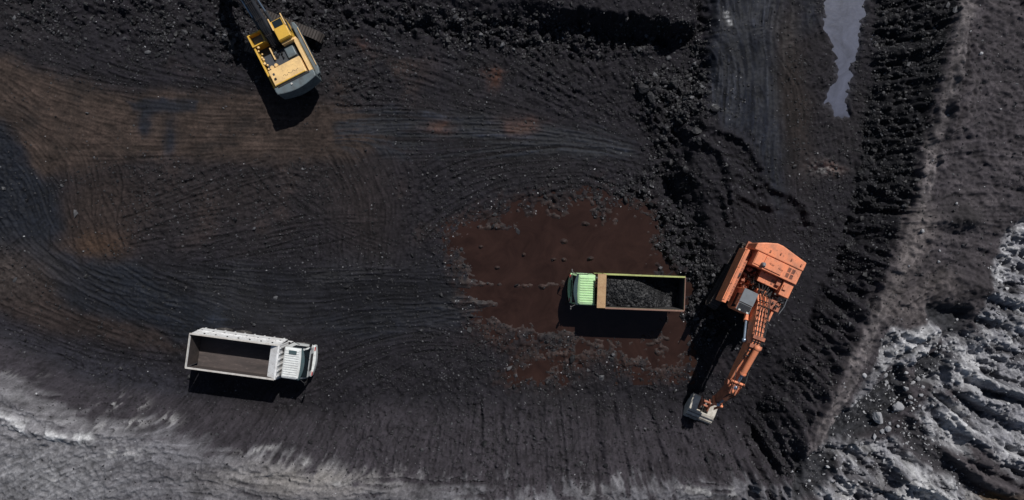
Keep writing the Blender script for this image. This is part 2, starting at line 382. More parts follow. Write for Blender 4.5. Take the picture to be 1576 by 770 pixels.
# curved spoil berms west of the big excavator
berms = [([(1085,190),(1120,205),(1150,225),(1172,255),(1180,280)],0.35),([(1075,215),(1105,235),(1120,260),(1125,300),(1130,340)],0.4),
         ([(1085,270),(1105,290),(1118,320),(1122,345)],0.35),([(1120,262),(1150,275),(1168,285)],0.2),([(1140,300),(1170,312),(1185,318)],0.28),
         ([(1165,285),(1180,300),(1182,320)],0.2),([(1190,290),(1215,300),(1236,320),(1240,345)],0.3),([(1000,150),(1010,190),(1040,215)],0.35)]
for pts, hgt in berms:
    d = dist_line(PU + 5 * w1, PV + 5 * w2, pts)
    D += 1.35 * hgt * np.exp(-(d / (5.5 + 2 * lump)) ** 2) * (.8 + .5 * patch2) * fade + .12 * hgt * rough2 * np.exp(-(d / 12) ** 2)
# pit dug west of the berms, and mounds in the rubble
D -= 0.9 * np.exp(-(((PU - 1035) * 0.8 + (PV - 292) * -0.6) / 14) ** 2 - (((PU - 1035) * 0.6 + (PV - 292) * 0.8) / 34) ** 2) * fade
D += 0.5 * BL(1005, 170, 16, 20) + 0.45 * BL(1075, 160, 20, 30) + 0.35 * BL(1060, 215, 16, 14)
D += 0.55 * S([(1478,90),(1472,150),(1462,210),(1455,250)], 6, 6) * (0.6 + 0.6 * lump)
D += 0.9 * BL(1478, 342, 26, 14) + 0.9 * BL(1500, 440, 42, 34)
# level pads the machines work on
def pad(u, v, r, z):
    global D
    m = np.exp(-(((U - u) ** 2 + (V - v) ** 2) / r ** 2) ** 2) * fade
    D = D * (1 - m * 0.85) + (z - H0) * m * 0.9
pad(1165, 422, 78, 1.5)
pad(430, 82, 62, 0.3)
pad(372, 540, 95, 0.0)
# water bodies last
wl, wl2 = -0.10, 1.26
D = D * (1 - 0.6 * mP) - (0.13 * sstep(-16, 34, sP) + .045 * sstep(-26, 0, sP)) * fade
D2 = (1.12 - H0)
D = D * (1 - 0.9 * mP2) + D2 * mP2 * 0.98
# rut ridges breaking the brown water
for pts in ([(690,432),(770,436)], [(800,438),(872,434)], [(690,462),(765,468)]):
    D += 0.17 * np.exp(-(dist_line(PU + 5 * w1, PV + 6 * w2, pts) / 6) ** 2) * (0.7 + 0.5 * lump + 0.2 * rough2)
for (a, b, r, q) in [(815,318,12,18),(855,322,14,16),(925,330,14,24),(900,345,10,5),(765,350,22,6),(790,505,30,10),(850,525,40,9),(940,528,34,8),(1000,520,16,14),(870,548,50,7),(960,558,30,8),(1020,500,10,40),(1010,540,10,14),(755,495,16,8),(780,530,26,14),(850,300,20,8),(890,308,14,8),(940,345,12,8)]:
    D += 0.17 * np.exp(-((PU - a) / r) ** 2 - ((PV - b) / q) ** 2) * (.55 + .5 * lump + .28 * rough2)
for (a, b, r, q) in [(740,380,4,3),(868,372,6,4),(806,392,3,3),(852,399,4,2),(868,400,4,3),(765,412,4,3),(909,398,5,3)]:
    D += 0.32 * np.exp(-((PU - a) / r) ** 2 - ((PV - b) / q) ** 2)
Z = (H0 + D).astype(np.float32)
Z = np.where(fade < 1, Z * fade + (1 - fade) * H0, Z).astype(np.float32)
# ---------------------------------------------------------------- ground colours (albedo), with the wet coal's sky sheen painted in
def col(*c): return np.array(c, np.float32)
A = np.zeros(X.shape + (3,), np.float32) + col(.0112, .0101, .0128)
def mix(m, c, amt=1.0):
    global A
    m = np.clip(m * amt, 0, 1)[..., None]
    A = A * (1 - m) + col(*c) * m
mix(sstep(-.2, .9, patch) * 0.5, (.018, .0155, .0165))
mix(mETop, (.008, .008, .0095), .8)  # upper part of the east slope darker than the rest
mix(mHaul, (.033, .0235, .0190), .92)
mix(mHaul * sstep(-.1, .9, patch2 + .2 * Lt), (.046, .032, .026), .75)
mix(mHaul * sstep(.2, 1.2, -patch2 + .3 * Lt), (.016, .0135, .0130), .6)
mix(mHaul2, (.024, .0170, .0145), .85)
mix(mTracks, (.0085, .0092, .0125), .7)
mix(BL(155,375,34,22)*sstep(-.3,.6,patch2), (.042, .025, .016), .8)
mix(mWetW, (.0060, .0078, .0122), .92)
mix(mWetW * sstep(.2, 1, patch2), (.013, .0165, .026), .7)  # lighter blue patches: reflected sky painted into the wet coal
mix(np.clip(BL(218,190,11,14) + BL(260,215,9,28) + .9 * R([(205,150),(300,158),(300,172),(215,175)],5), 0, 1) * sstep(-1.2, .2, patch2 + .3 * Lt), (.0085, .0095, .0135), .88)
mix(BL(-10,420,90,40), (.042, .034, .031), .8)
mix(BL(90,470,60,22) * sstep(-.5, .5, patch2), (.034, .025, .022), .6)
mix(R([(-200,480),(0,490),(120,530),(240,560),(300,600),(200,630),(60,600),(-200,560)], 18), (.020, .020, .026), .6)
mix(mWetTr, (.0068, .0082, .0125), .9)
mix(mWetTr * sstep(.3, .8, Lt * .35 + .3 * patch2), (.018, .022, .034), .85)  # blue streaks: sky sheen of the wet ruts painted as colour
mix(mWetNE, (.0070, .0088, .0145), .88)
mix(mWetNE * sstep(.35, .9, Lt * .35 + .4 * patch2), (.018, .021, .030), .7)  # bluish sheen on the wet tracks, painted into the albedo
mix(mBrownNE, (.022, .0165, .014), .7)
mix(mRip * sstep(0, .9, patch2) * (1 - sstep(600, 700, PU)), (.034, .023, .019), .6)
mix(np.clip(tS, 0, 1) * sstep(.0, .5, tS) , (.037, .0325, .0375), .9)
mix(sstep(.0, .3, tS) * (1 - sstep(.6, .9, tS)), (.029, .0255, .0300), .7)
mix(sstep(0.1, .8, tE) * sstep(330, 560, PV), (.025, .0225, .0265), .7)
mix(mEB, (.040, .0350, .0385), .95)
mix(mEB * sstep(-.1, .8, patch2 * .7 + .3 * Ll), (.064, .056, .059), .75)
mix(mEB * BL(1500, 440, 40, 45), (.030, .026, .028), .8)
mix(mEB * BL(1480, 335, 45, 22), (.022, .020, .021), .85)
mix(mRoad, (.085, .076, .077), .78)
mix(mRoad * sstep(0, 1.0, Lm * .5 + patch2), (.16, .142, .14), .6)
mix(S([(1420,340),(1400,400),(1365,470),(1400,480),(1450,430)], 32, 30), (.09, .078, .075), .6)
sb = mSB * (0.85 + .25 * patch2)
mix(sb, (.115, .113, .122), .95)
mix(sb * sstep(0, .9, patch), (.185, .180, .187), .75)
mix(sb * sstep(.15, .6, patch2 * .7 + .25 * Ll + .3 * lump), (.066, .062, .068), .7)
mix(mSB * BL(470, 740, 140, 26), (.19, .175, .16), .7)
mix(mSB * BL(60, 735, 120, 60), (.17, .17, .175), .6)
wspk = S([(-20,640),(20,652),(60,662),(100,672),(140,672)], 11, 10)
mix(wspk * sstep(-.45, .1, patch2 * .5 + .7 * lump + .2 * rough2), (.46, .46, .46), .9)
for (a, b, r, q) in [(35,575,26,4),(180,615,16,10),(205,624,18,8),(262,650,14,7),(330,700,22,4),(180,655,40,9),(170,700,50,8),(90,740,10,22),(520,745,14,5),(470,715,9,6),(400,695,30,5),(1090,756,60,6),(760,772,60,6),(1150,760,30,5)]:
    mix(BL(a, b, r, q) * sstep(.0, .35, patch2 * .6 + .8 * lump + .25 * rough2 - .05), (.27, .265, .265), .8)
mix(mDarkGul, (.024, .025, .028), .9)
mix(clay, (.20, .20, .215), .92)
mix(clay * sstep(-.15, .45, patch2 + .3 * Lm + .3 * lump), (.36, .36, .365), .85)
mix(clay * sstep(.25, .75, -Ll * .45 + .5 * lump - .6 * patch2), (.045, .043, .048), .85)
mix(clay * sstep(.1, .9, patch), (.10, .095, .10), .6)
mix(R([(1290,690),(1345,680),(1400,712),(1440,735),(1510,765),(1500,800),(1300,800)],10) * sstep(-.7, .2, patch2 + .3 * lump), (.37, .37, .37), .8)
mix(clay * R([(1480,600),(1590,560),(1590,700),(1520,690)], 12), (.17, .17, .185), .5)
mix(BL(1540, 766, 30, 8), (.14, .09, .04), .7)
mix(sstep(-34, 0, sP + 8 * patch2) * sstep(-.7, .5, patch2 + .3) * (PU < 1058) * sstep(-1.6, .6, rough2), (.021, .0118, .0095), .75)
mix(mP * sstep(-4, 14, sP), (.026, .0140, .0110), .8)
mix(BL(960, 565, 110, 22) * sstep(-.6, .5, patch2), (.026, .014, .011), .7)
mix(BL(770, 520, 50, 40) * sstep(-.4, .5, patch2), (.024, .013, .0105), .7)
for (a, b, r, q) in smallp:
    mix(BL(a, b, r, q) * sstep(-.8, .2, patch2), (.055, .026, .018), .9)
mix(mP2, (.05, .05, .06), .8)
for (a, b) in [(1118,20),(1118,26),(1122,33),(1124,38),(1100,163),(1330,22)]:
    mix(np.exp(-((PU - a) / 4) ** 2 - ((PV - b) / 2) ** 2), (.4, .4, .4), .8)
A *= (1 - (.42 - .22 * mHaul) * np.clip(TKn, 0, 1.4) * tka + .16 * np.clip(TKw - .5 * TKn, 0, 1.4))[..., None]
var = 1 + .28 * fbm(X, Y, .5, 3, 44) + .10 * rough1 + .10 * np.clip(Lf, -2, 2) + .12 * patch2
A *= np.clip(var, .45, 1.8)[..., None]
wet = np.clip(.22 * mWetW + mWetTr * .42 + mWetNE * .42 * sstep(-.8, .6, Lm * .4 + patch2) + .5 * mP + .4 * mTracks * sstep(-.3, .7, patch2) + BL(1275, 262, 30, 12), 0, 1)
dusty = np.clip(mEB + mSB + clay + mSslope * .6 + mHaul * .5, 0, 1)
A4 = np.concatenate([A, np.ones(X.shape + (1,), np.float32)], -1)

def grid_mesh(name, X, Y, Z):
    ny, nx = X.shape
    me = bpy.data.meshes.new(name)
    co = np.stack([X, Y, Z], -1).reshape(-1, 3).astype(np.float32)
    idx = np.arange(ny * nx, dtype=np.int32).reshape(ny, nx)
    q = np.stack([idx[:-1, :-1], idx[:-1, 1:], idx[1:, 1:], idx[1:, :-1]], -1).reshape(-1, 4)
    me.vertices.add(len(co)); me.vertices.foreach_set('co', co.ravel())
    me.loops.add(q.size); me.loops.foreach_set('vertex_index', q.ravel())
    me.polygons.add(len(q))
    me.polygons.foreach_set('loop_start', np.arange(0, q.size, 4, dtype=np.int32))
    me.polygons.foreach_set('loop_total', np.full(len(q), 4, np.int32))
    me.polygons.foreach_set('use_smooth', np.ones(len(q), bool))
    me.update(calc_edges=True)
    return me

# ---------------------------------------------------------------- materials
def new_mat(name):
    m = bpy.data.materials.new(name); m.use_nodes = True
    nt = m.node_tree
    return m, nt, nt.nodes['Principled BSDF']
def nd(nt, t, **kw):
    n = nt.nodes.new(t)
    for k, v in kw.items():
        if k in n.inputs: n.inputs[k].default_value = v
        else: setattr(n, k, v)
    return n
def mixc(nt, fac, a, b, mode='MIX'):
    n = nt.nodes.new('ShaderNodeMix'); n.data_type = 'RGBA'; n.blend_type = mode
    for sock, val in ((n.inputs[0], fac), (n.inputs[6], a), (n.inputs[7], b)):
        if hasattr(val, 'default_value') or isinstance(val, bpy.types.NodeSocket): nt.links.new(val, sock)
        elif isinstance(val, tuple): sock.default_value = (*val, 1) if len(val) == 3 else val
        else: sock.default_value = val
    return n.outputs[2]

def ground_material():
    m, nt, b = new_mat('pit_ground')
    at_ = nd(nt, 'ShaderNodeAttribute', attribute_name='dirt')
    wt = nd(nt, 'ShaderNodeAttribute', attribute_name='wet')
    geo = nd(nt, 'ShaderNodeNewGeometry')
    n1 = nd(nt, 'ShaderNodeTexNoise', Scale=9.0, Detail=8.0, Roughness=.7)
    nt.links.new(geo.outputs['Position'], n1.inputs['Vector'])
    rmp = nd(nt, 'ShaderNodeMapRange'); rmp.inputs[1].default_value = .3; rmp.inputs[2].default_value = .7
    rmp.inputs[3].default_value = .62; rmp.inputs[4].default_value = 1.4
    nt.links.new(n1.outputs['Fac'], rmp.inputs[0])
    mu = nd(nt, 'ShaderNodeVectorMath', operation='SCALE')
    nt.links.new(at_.outputs['Color'], mu.inputs[0]); nt.links.new(rmp.outputs[0], mu.inputs['Scale'])
    nt.links.new(mu.outputs[0], b.inputs['Base Color'])
    rr = nd(nt, 'ShaderNodeMapRange'); rr.inputs[3].default_value = .86; rr.inputs[4].default_value = .40
    nt.links.new(wt.outputs['Fac'], rr.inputs[0]); nt.links.new(rr.outputs[0], b.inputs['Roughness'])
    sp = nd(nt, 'ShaderNodeMapRange'); sp.inputs[3].default_value = .18; sp.inputs[4].default_value = .40
    nt.links.new(wt.outputs['Fac'], sp.inputs[0]); nt.links.new(sp.outputs[0], b.inputs['Specular IOR Level'])
    bp = nd(nt, 'ShaderNodeBump', Strength=.55, Distance=.05)
    n2 = nd(nt, 'ShaderNodeTexNoise', Scale=16.0, Detail=5.0, Roughness=.7)
    nt.links.new(geo.outputs['Position'], n2.inputs['Vector'])
    nt.links.new(n2.outputs['Fac'], bp.inputs['Height']); nt.links.new(bp.outputs[0], b.inputs['Normal'])
    return m

me = grid_mesh('ground', X, Y, Z)
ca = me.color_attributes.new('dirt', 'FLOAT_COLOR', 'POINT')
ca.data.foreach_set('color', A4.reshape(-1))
wa = me.attributes.new('wet', 'FLOAT', 'POINT')
wa.data.foreach_set('value', wet.astype(np.float32).ravel())
me.materials.append(ground_material())
ground = bpy.data.objects.new('ground', me); COL.objects.link(ground)
ground['kind'] = 'structure'
Zc = Z[core]; x0c, y0c = X[core][0, 0], Y[core][0, 0]
def gz(x, y):
    """height of the ground under a point (arrays or floats)"""
    ix = (np.atleast_1d(x).astype(np.float32) - x0c) / (xs[padx + 1] - xs[padx])
    iy = (np.atleast_1d(y).astype(np.float32) - y0c) / (ys[pady + 1] - ys[pady])
    r = sample(Zc, ix, iy)
    return r if np.ndim(x) else float(r[0])

# --- water: flat sheets lying in the hollows
def water_material(name, colour, rough, spec=.5, bump=.03):
    m, nt, b = new_mat(name)
    geo = nd(nt, 'ShaderNodeNewGeometry')
    n1 = nd(nt, 'ShaderNodeTexNoise', Scale=.45, Detail=8.0, Roughness=.68, Distortion=1.2)
    nt.links.new(geo.outputs['Position'], n1.inputs['Vector'])
    k1 = nd(nt, 'ShaderNodeMapRange'); k1.inputs[1].default_value = .3; k1.inputs[2].default_value = .7
    nt.links.new(n1.outputs['Fac'], k1.inputs[0])
    c = mixc(nt, k1.outputs[0], tuple(.62 * k for k in colour), tuple(1.32 * k for k in colour))
    nt.links.new(c, b.inputs['Base Color'])
    b.inputs['Roughness'].default_value = rough; b.inputs['Specular IOR Level'].default_value = spec
    b.inputs['IOR'].default_value = 1.33
    n2 = nd(nt, 'ShaderNodeTexNoise', Scale=3.5, Detail=3.0)
    nt.links.new(geo.outputs['Position'], n2.inputs['Vector'])
    bp = nd(nt, 'ShaderNodeBump', Strength=.25, Distance=bump)
    nt.links.new(n2.outputs['Fac'], bp.inputs['Height']); nt.links.new(bp.outputs[0], b.inputs['Normal'])
    return m
def water(name, pts, z, grow, mat):
    P = [at(u, v, z) for u, v in pts]
    c = sum(P, Vector()) / len(P)
    me = bpy.data.meshes.new(name); bm = bmesh.new()
    vs = [bm.verts.new(p + (p - c).normalized() * grow) for p in P]
    bm.faces.new(vs); bmesh.ops.triangulate(bm, faces=bm.faces[:])
    bm.normal_update()
    for f in bm.faces:
        if f.normal.z < 0: f.normal_flip()
    bm.to_mesh(me); bm.free(); me.materials.append(mat)
    o = bpy.data.objects.new(name, me); COL.objects.link(o); o['kind'] = 'structure'
    return o
brownW = water_material('muddy_water', (.0250, .0130, .0100), .10)
greyW = water_material('silty_sky_tint_water', (.070, .076, .105), .28)  # silty grey-blue, lightened by sky reflection put into the base colour
water('muddy_puddle', [(680,335),(700,330),(760,325),(800,296),(935,285),(985,312),(1010,335),(1018,400),(1066,425),(1072,590),(780,594),(735,520),(690,480)], wl, .1, brownW)
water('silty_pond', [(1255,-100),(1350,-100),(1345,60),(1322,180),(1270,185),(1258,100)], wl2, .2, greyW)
# ---------------------------------------------------------------- loose coal and clay lumps
def ico(sub=1):
    bm = bmesh.new(); bmesh.ops.create_icosphere(bm, subdivisions=sub, radius=1.0)
    v = np.array([p.co[:] for p in bm.verts], np.float32)
    f = np.array([[p.index for p in q.verts] for q in bm.faces], np.int32); bm.free()
    return v, f
def tri_mesh(name, V3, F3, smooth=False):
    me = bpy.data.meshes.new(name)
    me.vertices.add(len(V3)); me.vertices.foreach_set('co', V3.astype(np.float32).ravel())
    me.loops.add(F3.size); me.loops.foreach_set('vertex_index', F3.astype(np.int32).ravel())
    me.polygons.add(len(F3)); me.polygons.foreach_set('loop_start', np.arange(0, F3.size, 3, dtype=np.int32))
    me.polygons.foreach_set('loop_total', np.full(len(F3), 3, np.int32))
    me.polygons.foreach_set('use_smooth', np.full(len(F3), smooth))
    me.update(calc_edges=True)
    return me
def rocks(name, x, y, z, r, seed, mat, flat=.62):
    rs = np.random.RandomState(seed); n = len(x)
    v0, f0 = ico(1)
    P = np.repeat(v0[None], n, 0)
    P = P * (1 + .28 * rs.randn(n, len(v0), 1)).clip(.5, 1.6)
    for k in range(3):
        nr = rs.randn(n, 1, 3); nr /= np.linalg.norm(nr, axis=-1, keepdims=True)
        dd = (P * nr).sum(-1, keepdims=True) - rs.uniform(.35, .8, (n, 1, 1))
        P = P - np.clip(dd, 0, None) * nr
    sc = np.stack([rs.uniform(.7, 1.4, n), rs.uniform(.7, 1.2, n), rs.uniform(.45, 1.0, n) * flat / .62], -1)
    P = P * sc[:, None, :]
    a = rs.uniform(0, 6.28, n); t = rs.uniform(-.5, .5, n)
    ca, sa = np.cos(a)[:, None], np.sin(a)[:, None]; ct, st = np.cos(t)[:, None], np.sin(t)[:, None]
    px, py, pz_ = P[..., 0], P[..., 1], P[..., 2]
    py, pz_ = py * ct - pz_ * st, py * st + pz_ * ct
    px, py = px * ca - py * sa, px * sa + py * ca
    P = np.stack([px, py, pz_], -1) * r[:, None, None]
    P += np.stack([x, y, z + r * .18], -1)[:, None, :]
    Fc = f0[None] + (np.arange(n) * len(v0))[:, None, None]
    me = tri_mesh(name, P.reshape(-1, 3), Fc.reshape(-1, 3))
    tone = np.repeat(rs.rand(n).astype(np.float32), len(v0))
    at_ = me.attributes.new('tone', 'FLOAT', 'POINT'); at_.data.foreach_set('value', tone)
    me.materials.append(mat)
    o = bpy.data.objects.new(name, me); COL.objects.link(o)
    return o
def rock_material(name, c0, c1, c2, r0, r1):
    m, nt, b = new_mat(name)
    at_ = nd(nt, 'ShaderNodeAttribute', attribute_name='tone')
    geo = nd(nt, 'ShaderNodeNewGeometry')
    n1 = nd(nt, 'ShaderNodeTexNoise', Scale=8.0, Detail=6.0)
    nt.links.new(geo.outputs['Position'], n1.inputs['Vector'])
    cr = nd(nt, 'ShaderNodeValToRGB')
    cr.color_ramp.elements[0].color = (*c0, 1); cr.color_ramp.elements[1].color = (*c2, 1)
    e = cr.color_ramp.elements.new(.8); e.color = (*c1, 1)
    nt.links.new(at_.outputs['Fac'], cr.inputs[0])
    c = mixc(nt, n1.outputs['Fac'], cr.outputs[0], (0.5, 0.5, 0.5), 'OVERLAY')
    nt.links.new(c, b.inputs['Base Color'])
    rr = nd(nt, 'ShaderNodeMapRange'); rr.inputs[3].default_value = r0; rr.inputs[4].default_value = r1
    nt.links.new(n1.outputs['Fac'], rr.inputs[0]); nt.links.new(rr.outputs[0], b.inputs['Roughness'])
    b.inputs['Specular IOR Level'].default_value = .4
    bp = nd(nt, 'ShaderNodeBump', Strength=.5, Distance=.03)
    nt.links.new(n1.outputs['Fac'], bp.inputs['Height']); nt.links.new(bp.outputs[0], b.inputs['Normal'])
    return m
darkcoalM = rock_material('piled_coal', (.004, .004, .0045), (.009, .009, .010), (.035, .035, .037), .45, .75)
coalM = rock_material('broken_coal', (.0055, .0055, .0062), (.0145, .014, .0158), (.075, .075, .080), .5, .8)
clayM = rock_material('pale_clay', (.16, .16, .165), (.32, .32, .33), (.42, .42, .42), .8, .95)

def scatter(density, n, seed, smin, smax, p=3.0, big=None):
    rs = np.random.RandomState(seed)
    d = density[core].astype(np.float64).clip(0, None).ravel()
    k = rs.choice(d.size, n, p=d / d.sum())
    xx = X[core].ravel()[k] + rs.uniform(-.03, .03, n); yy = Y[core].ravel()[k] + rs.uniform(-.03, .03, n)
    r = smin + (smax - smin) * rs.rand(n) ** p
    return xx, yy, gz(xx, yy), r
water_ok = (1 - .93 * mP * (Z < wl)) * (1 - .95 * mP2 * (Z < wl2))
toes = np.clip(sstep(.9, 0, np.abs(sE) / 25) * .6, 0, 1)
shore = np.exp(-(sP / 14) ** 2) + .8 * np.exp(-((sP + 14) / 20) ** 2)
base = (.30 + .9 * mRub + .30 * mRip + .35 * mSslope * sstep(620, 800, PU) + .12 * mSslope + .7 * mEL + .8 * mETop + .12 * shore + .4*BL(650,560,120,50) + .35 * BL(1280, 300, 60, 160)) * water_ok * (1 - .85 * clay) * (1 - .96 * mSB) * (1 - .5 * mEB) * (1 - .9 * mHaul) * (1 - .6 * mHaul2) * (1 - .75 * mWetW) * (1 - .6 * mWetTr) * (1 - .6 * mWetNE) * (.35 + .9 * sstep(-.7, .7, lump2)) * fade
rub = rocks('coal_rubble', *scatter(base, 120000, 5, .018, .085, 3.2), 6, coalM); rub['kind'] = 'stuff'
big = (mRub * (.3 + sstep(0, .8, lump2)) + .22 * mETop + .14 * mEL + .03 * shore + .012) * water_ok * (1 - clay) * (1 - mSB) * (1 - mEB) * (1 - .9 * mHaul) * (1 - .8 * mWetNE) * (1 - .8 * mWetTr)
rub2 = rocks('coal_chunks', *scatter(big, 4600, 7, .08, .22, 4.5), 8, coalM); rub2['kind'] = 'stuff'
cl = (clay * .5 + mDarkGul * .35 * (PV > 560) + .3 * mSB * sstep(.3, 1, patch2) * .4 + .012 * mEB + .5 * BL(1420, 650, 50, 40) + .3*BL(1460,560,60,50)) * fade
cg = rocks('clay_gravel', *scatter(cl, 6000, 9, .02, .12, 3.5), 10, clayM); cg['kind'] = 'stuff'
gl = (.6 * BL(1065, 30, 40, 12) + .25 * shore + .1 * mRub + .02 + .12 * BL(1110, 250, 50, 60)) * water_ok * fade
g2 = rocks('pale_stones', *scatter(gl, 1100, 19, .018, .06, 2.5), 20, clayM, .5); g2['kind'] = 'stuff'

# --- single boulders, each a thing of its own
def boulder(name, label, cat, u, v, size, seed, mat, group, h=.75):
    z = 0
    for _ in range(6):
        p = at(u, v, z); z = gz(p.x, p.y) + size * .25
    rs = np.random.RandomState(seed)
    v0, f0 = ico(3)
    q = v0 * 1.0
    # cut by random planes to give flat broken faces
    for k in range(11):
        nrm = rs.randn(3); nrm /= np.linalg.norm(nrm); dd = rs.uniform(.55, .85)
        s = q @ nrm - dd
        q = q - np.clip(s, 0, None)[:, None] * nrm * .92
    q += .03 * rs.randn(*q.shape)
    q *= np.array([rs.uniform(.9, 1.35), rs.uniform(.75, 1.05), h]) * size / 2
    a = rs.uniform(0, 3.14); c, s_ = math.cos(a), math.sin(a)
    q = np.stack([q[:, 0] * c - q[:, 1] * s_, q[:, 0] * s_ + q[:, 1] * c, q[:, 2]], -1)
    me = tri_mesh(name, q, f0)
    t = me.attributes.new('tone', 'FLOAT', 'POINT'); t.data.foreach_set('value', np.full(len(q), rs.uniform(.3, .75), np.float32))
    me.materials.append(mat)
    o = bpy.data.objects.new(name, me); COL.objects.link(o)
    o.location = (p.x, p.y, z)
    o['label'] = label; o['category'] = cat
    if group: o['group'] = group
    return o
# ---------------------------------------------------------------- mesh kit for the machines
class MB:
    def __init__(s, M=None): s.v = []; s.f = []; s.sm = []; s.M = M or Matrix()
    def add(s, vs, fs, smooth=False):
        k = len(s.v); s.v += [s.M @ Vector(p) for p in vs]
        s.f += [tuple(i + k for i in f) for f in fs]; s.sm += [smooth] * len(fs)
        return s
    def box(s, x0, x1, y0, y1, z0, z1, R=None):
        vs = [Vector((x, y, z)) for z in (z0, z1) for y in (y0, y1) for x in (x0, x1)]
        if R is not None:
            c = Vector(((x0 + x1) / 2, (y0 + y1) / 2, (z0 + z1) / 2)); vs = [c + R @ (p - c) for p in vs]
        return s.add(vs, [(0, 2, 3, 1), (4, 5, 7, 6), (0, 1, 5, 4), (2, 6, 7, 3), (0, 4, 6, 2), (1, 3, 7, 5)])
    def prism(s, pts, a0, a1, axis='y'):
        """outline pts extruded; axis y: pts are (x,z); axis z: (x,y); axis x: (y,z)"""
        n = len(pts)
        def P(p, a):
            return (p[0], a, p[1]) if axis == 'y' else ((p[0], p[1], a) if axis == 'z' else (a, p[0], p[1]))
        vs = [P(p, a0) for p in pts] + [P(p, a1) for p in pts]
        fs = [tuple(range(n))[::-1], tuple(range(n, 2 * n))] + [(i, (i + 1) % n, n + (i + 1) % n, n + i) for i in range(n)]
        return s.add(vs, fs)
    def cyl(s, p0, p1, r0, r1=None, seg=14, smooth=True):
        r1 = r0 if r1 is None else r1
        p0, p1 = Vector(p0), Vector(p1); d = (p1 - p0).normalized()
        a = d.orthogonal().normalized(); b = d.cross(a)
        vs = []
        for p, r in ((p0, r0), (p1, r1)):
            for i in range(seg):
                t = 2 * math.pi * i / seg; vs.append(p + a * (r * math.cos(t)) + b * (r * math.sin(t)))
        s.add(vs, [(i, (i + 1) % seg, seg + (i + 1) % seg, seg + i) for i in range(seg)], smooth)
        s.add(vs[:seg], [tuple(range(seg))[::-1]]); s.add(vs[seg:], [tuple(range(seg))])
        return s
    def tube(s, pts, r, seg=8):
        pts = [Vector(p) for p in pts]
        for a, b in zip(pts[:-1], pts[1:]): s.cyl(a, b, r, seg=seg)
        for p in pts[1:-1]: s.ball(p, r * 1.02, 6)
        return s
    def ball(s, c, r, seg=8, sz=1.0):
        c = Vector(c); vs = []; fs = []
        for j in range(1, seg):
            th = math.pi * j / seg
            for i in range(seg * 2):
                ph = math.pi * i / seg
                vs.append(c + Vector((r * math.sin(th) * math.cos(ph), r * math.sin(th) * math.sin(ph), r * sz * math.cos(th))))
        n = seg * 2
        for j in range(seg - 2):
            for i in range(n): fs.append((j * n + i, (j + 1) * n + i, (j + 1) * n + (i + 1) % n, j * n + (i + 1) % n))
        vs += [c + Vector((0, 0, r * sz)), c - Vector((0, 0, r * sz))]
        for i in range(n):
            fs.append((len(vs) - 2, i, (i + 1) % n)); fs.append((len(vs) - 1, (seg - 2) * n + (i + 1) % n, (seg - 2) * n + i))
        return s.add(vs, fs, True)
    def bar(s, p0, p1, w, h):
        """rectangular bar between two points; w across, h upright-ish"""
        p0, p1 = Vector(p0), Vector(p1); d = (p1 - p0).normalized()
        up = Vector((0, 0, 1)) if abs(d.z) < .95 else Vector((1, 0, 0))
        a = d.cross(up).normalized() * (w / 2); b = a.cross(d).normalized() * (h / 2)
        vs = [p + sa * a + sb * b for p in (p0, p1) for sa, sb in ((-1, -1), (1, -1), (1, 1), (-1, 1))]
        return s.add(vs, [(0, 1, 2, 3), (7, 6, 5, 4), (0, 4, 5, 1), (1, 5, 6, 2), (2, 6, 7, 3), (3, 7, 4, 0)])
    def build(s, name, mat, parent=None, bevel=0.0, label=None):
        me = bpy.data.meshes.new(name); me.from_pydata([tuple(v) for v in s.v], [], s.f)
        bm = bmesh.new(); bm.from_mesh(me); bmesh.ops.recalc_face_normals(bm, faces=bm.faces[:]); bm.to_mesh(me); bm.free()
        if len(me.polygons) == len(s.sm): me.polygons.foreach_set('use_smooth', s.sm)
        me.materials.append(mat)
        o = bpy.data.objects.new(name, me); COL.objects.link(o)
        if parent is not None: o.parent = parent
        if bevel:
            m = o.modifiers.new('bevel', 'BEVEL'); m.width = bevel; m.segments = 2; m.limit_method = 'ANGLE'; m.angle_limit = math.radians(40)
            m.harden_normals = False
        if label: o['label'] = label
        return o

def thing(name, label, cat, loc, rz=0, group=None):
    o = bpy.data.objects.new(name, None); COL.objects.link(o); o.empty_display_size = .3
    o.location = loc; o.rotation_euler = (0, 0, math.radians(rz))
    o['label'] = label; o['category'] = cat
    if group: o['group'] = group
    return o

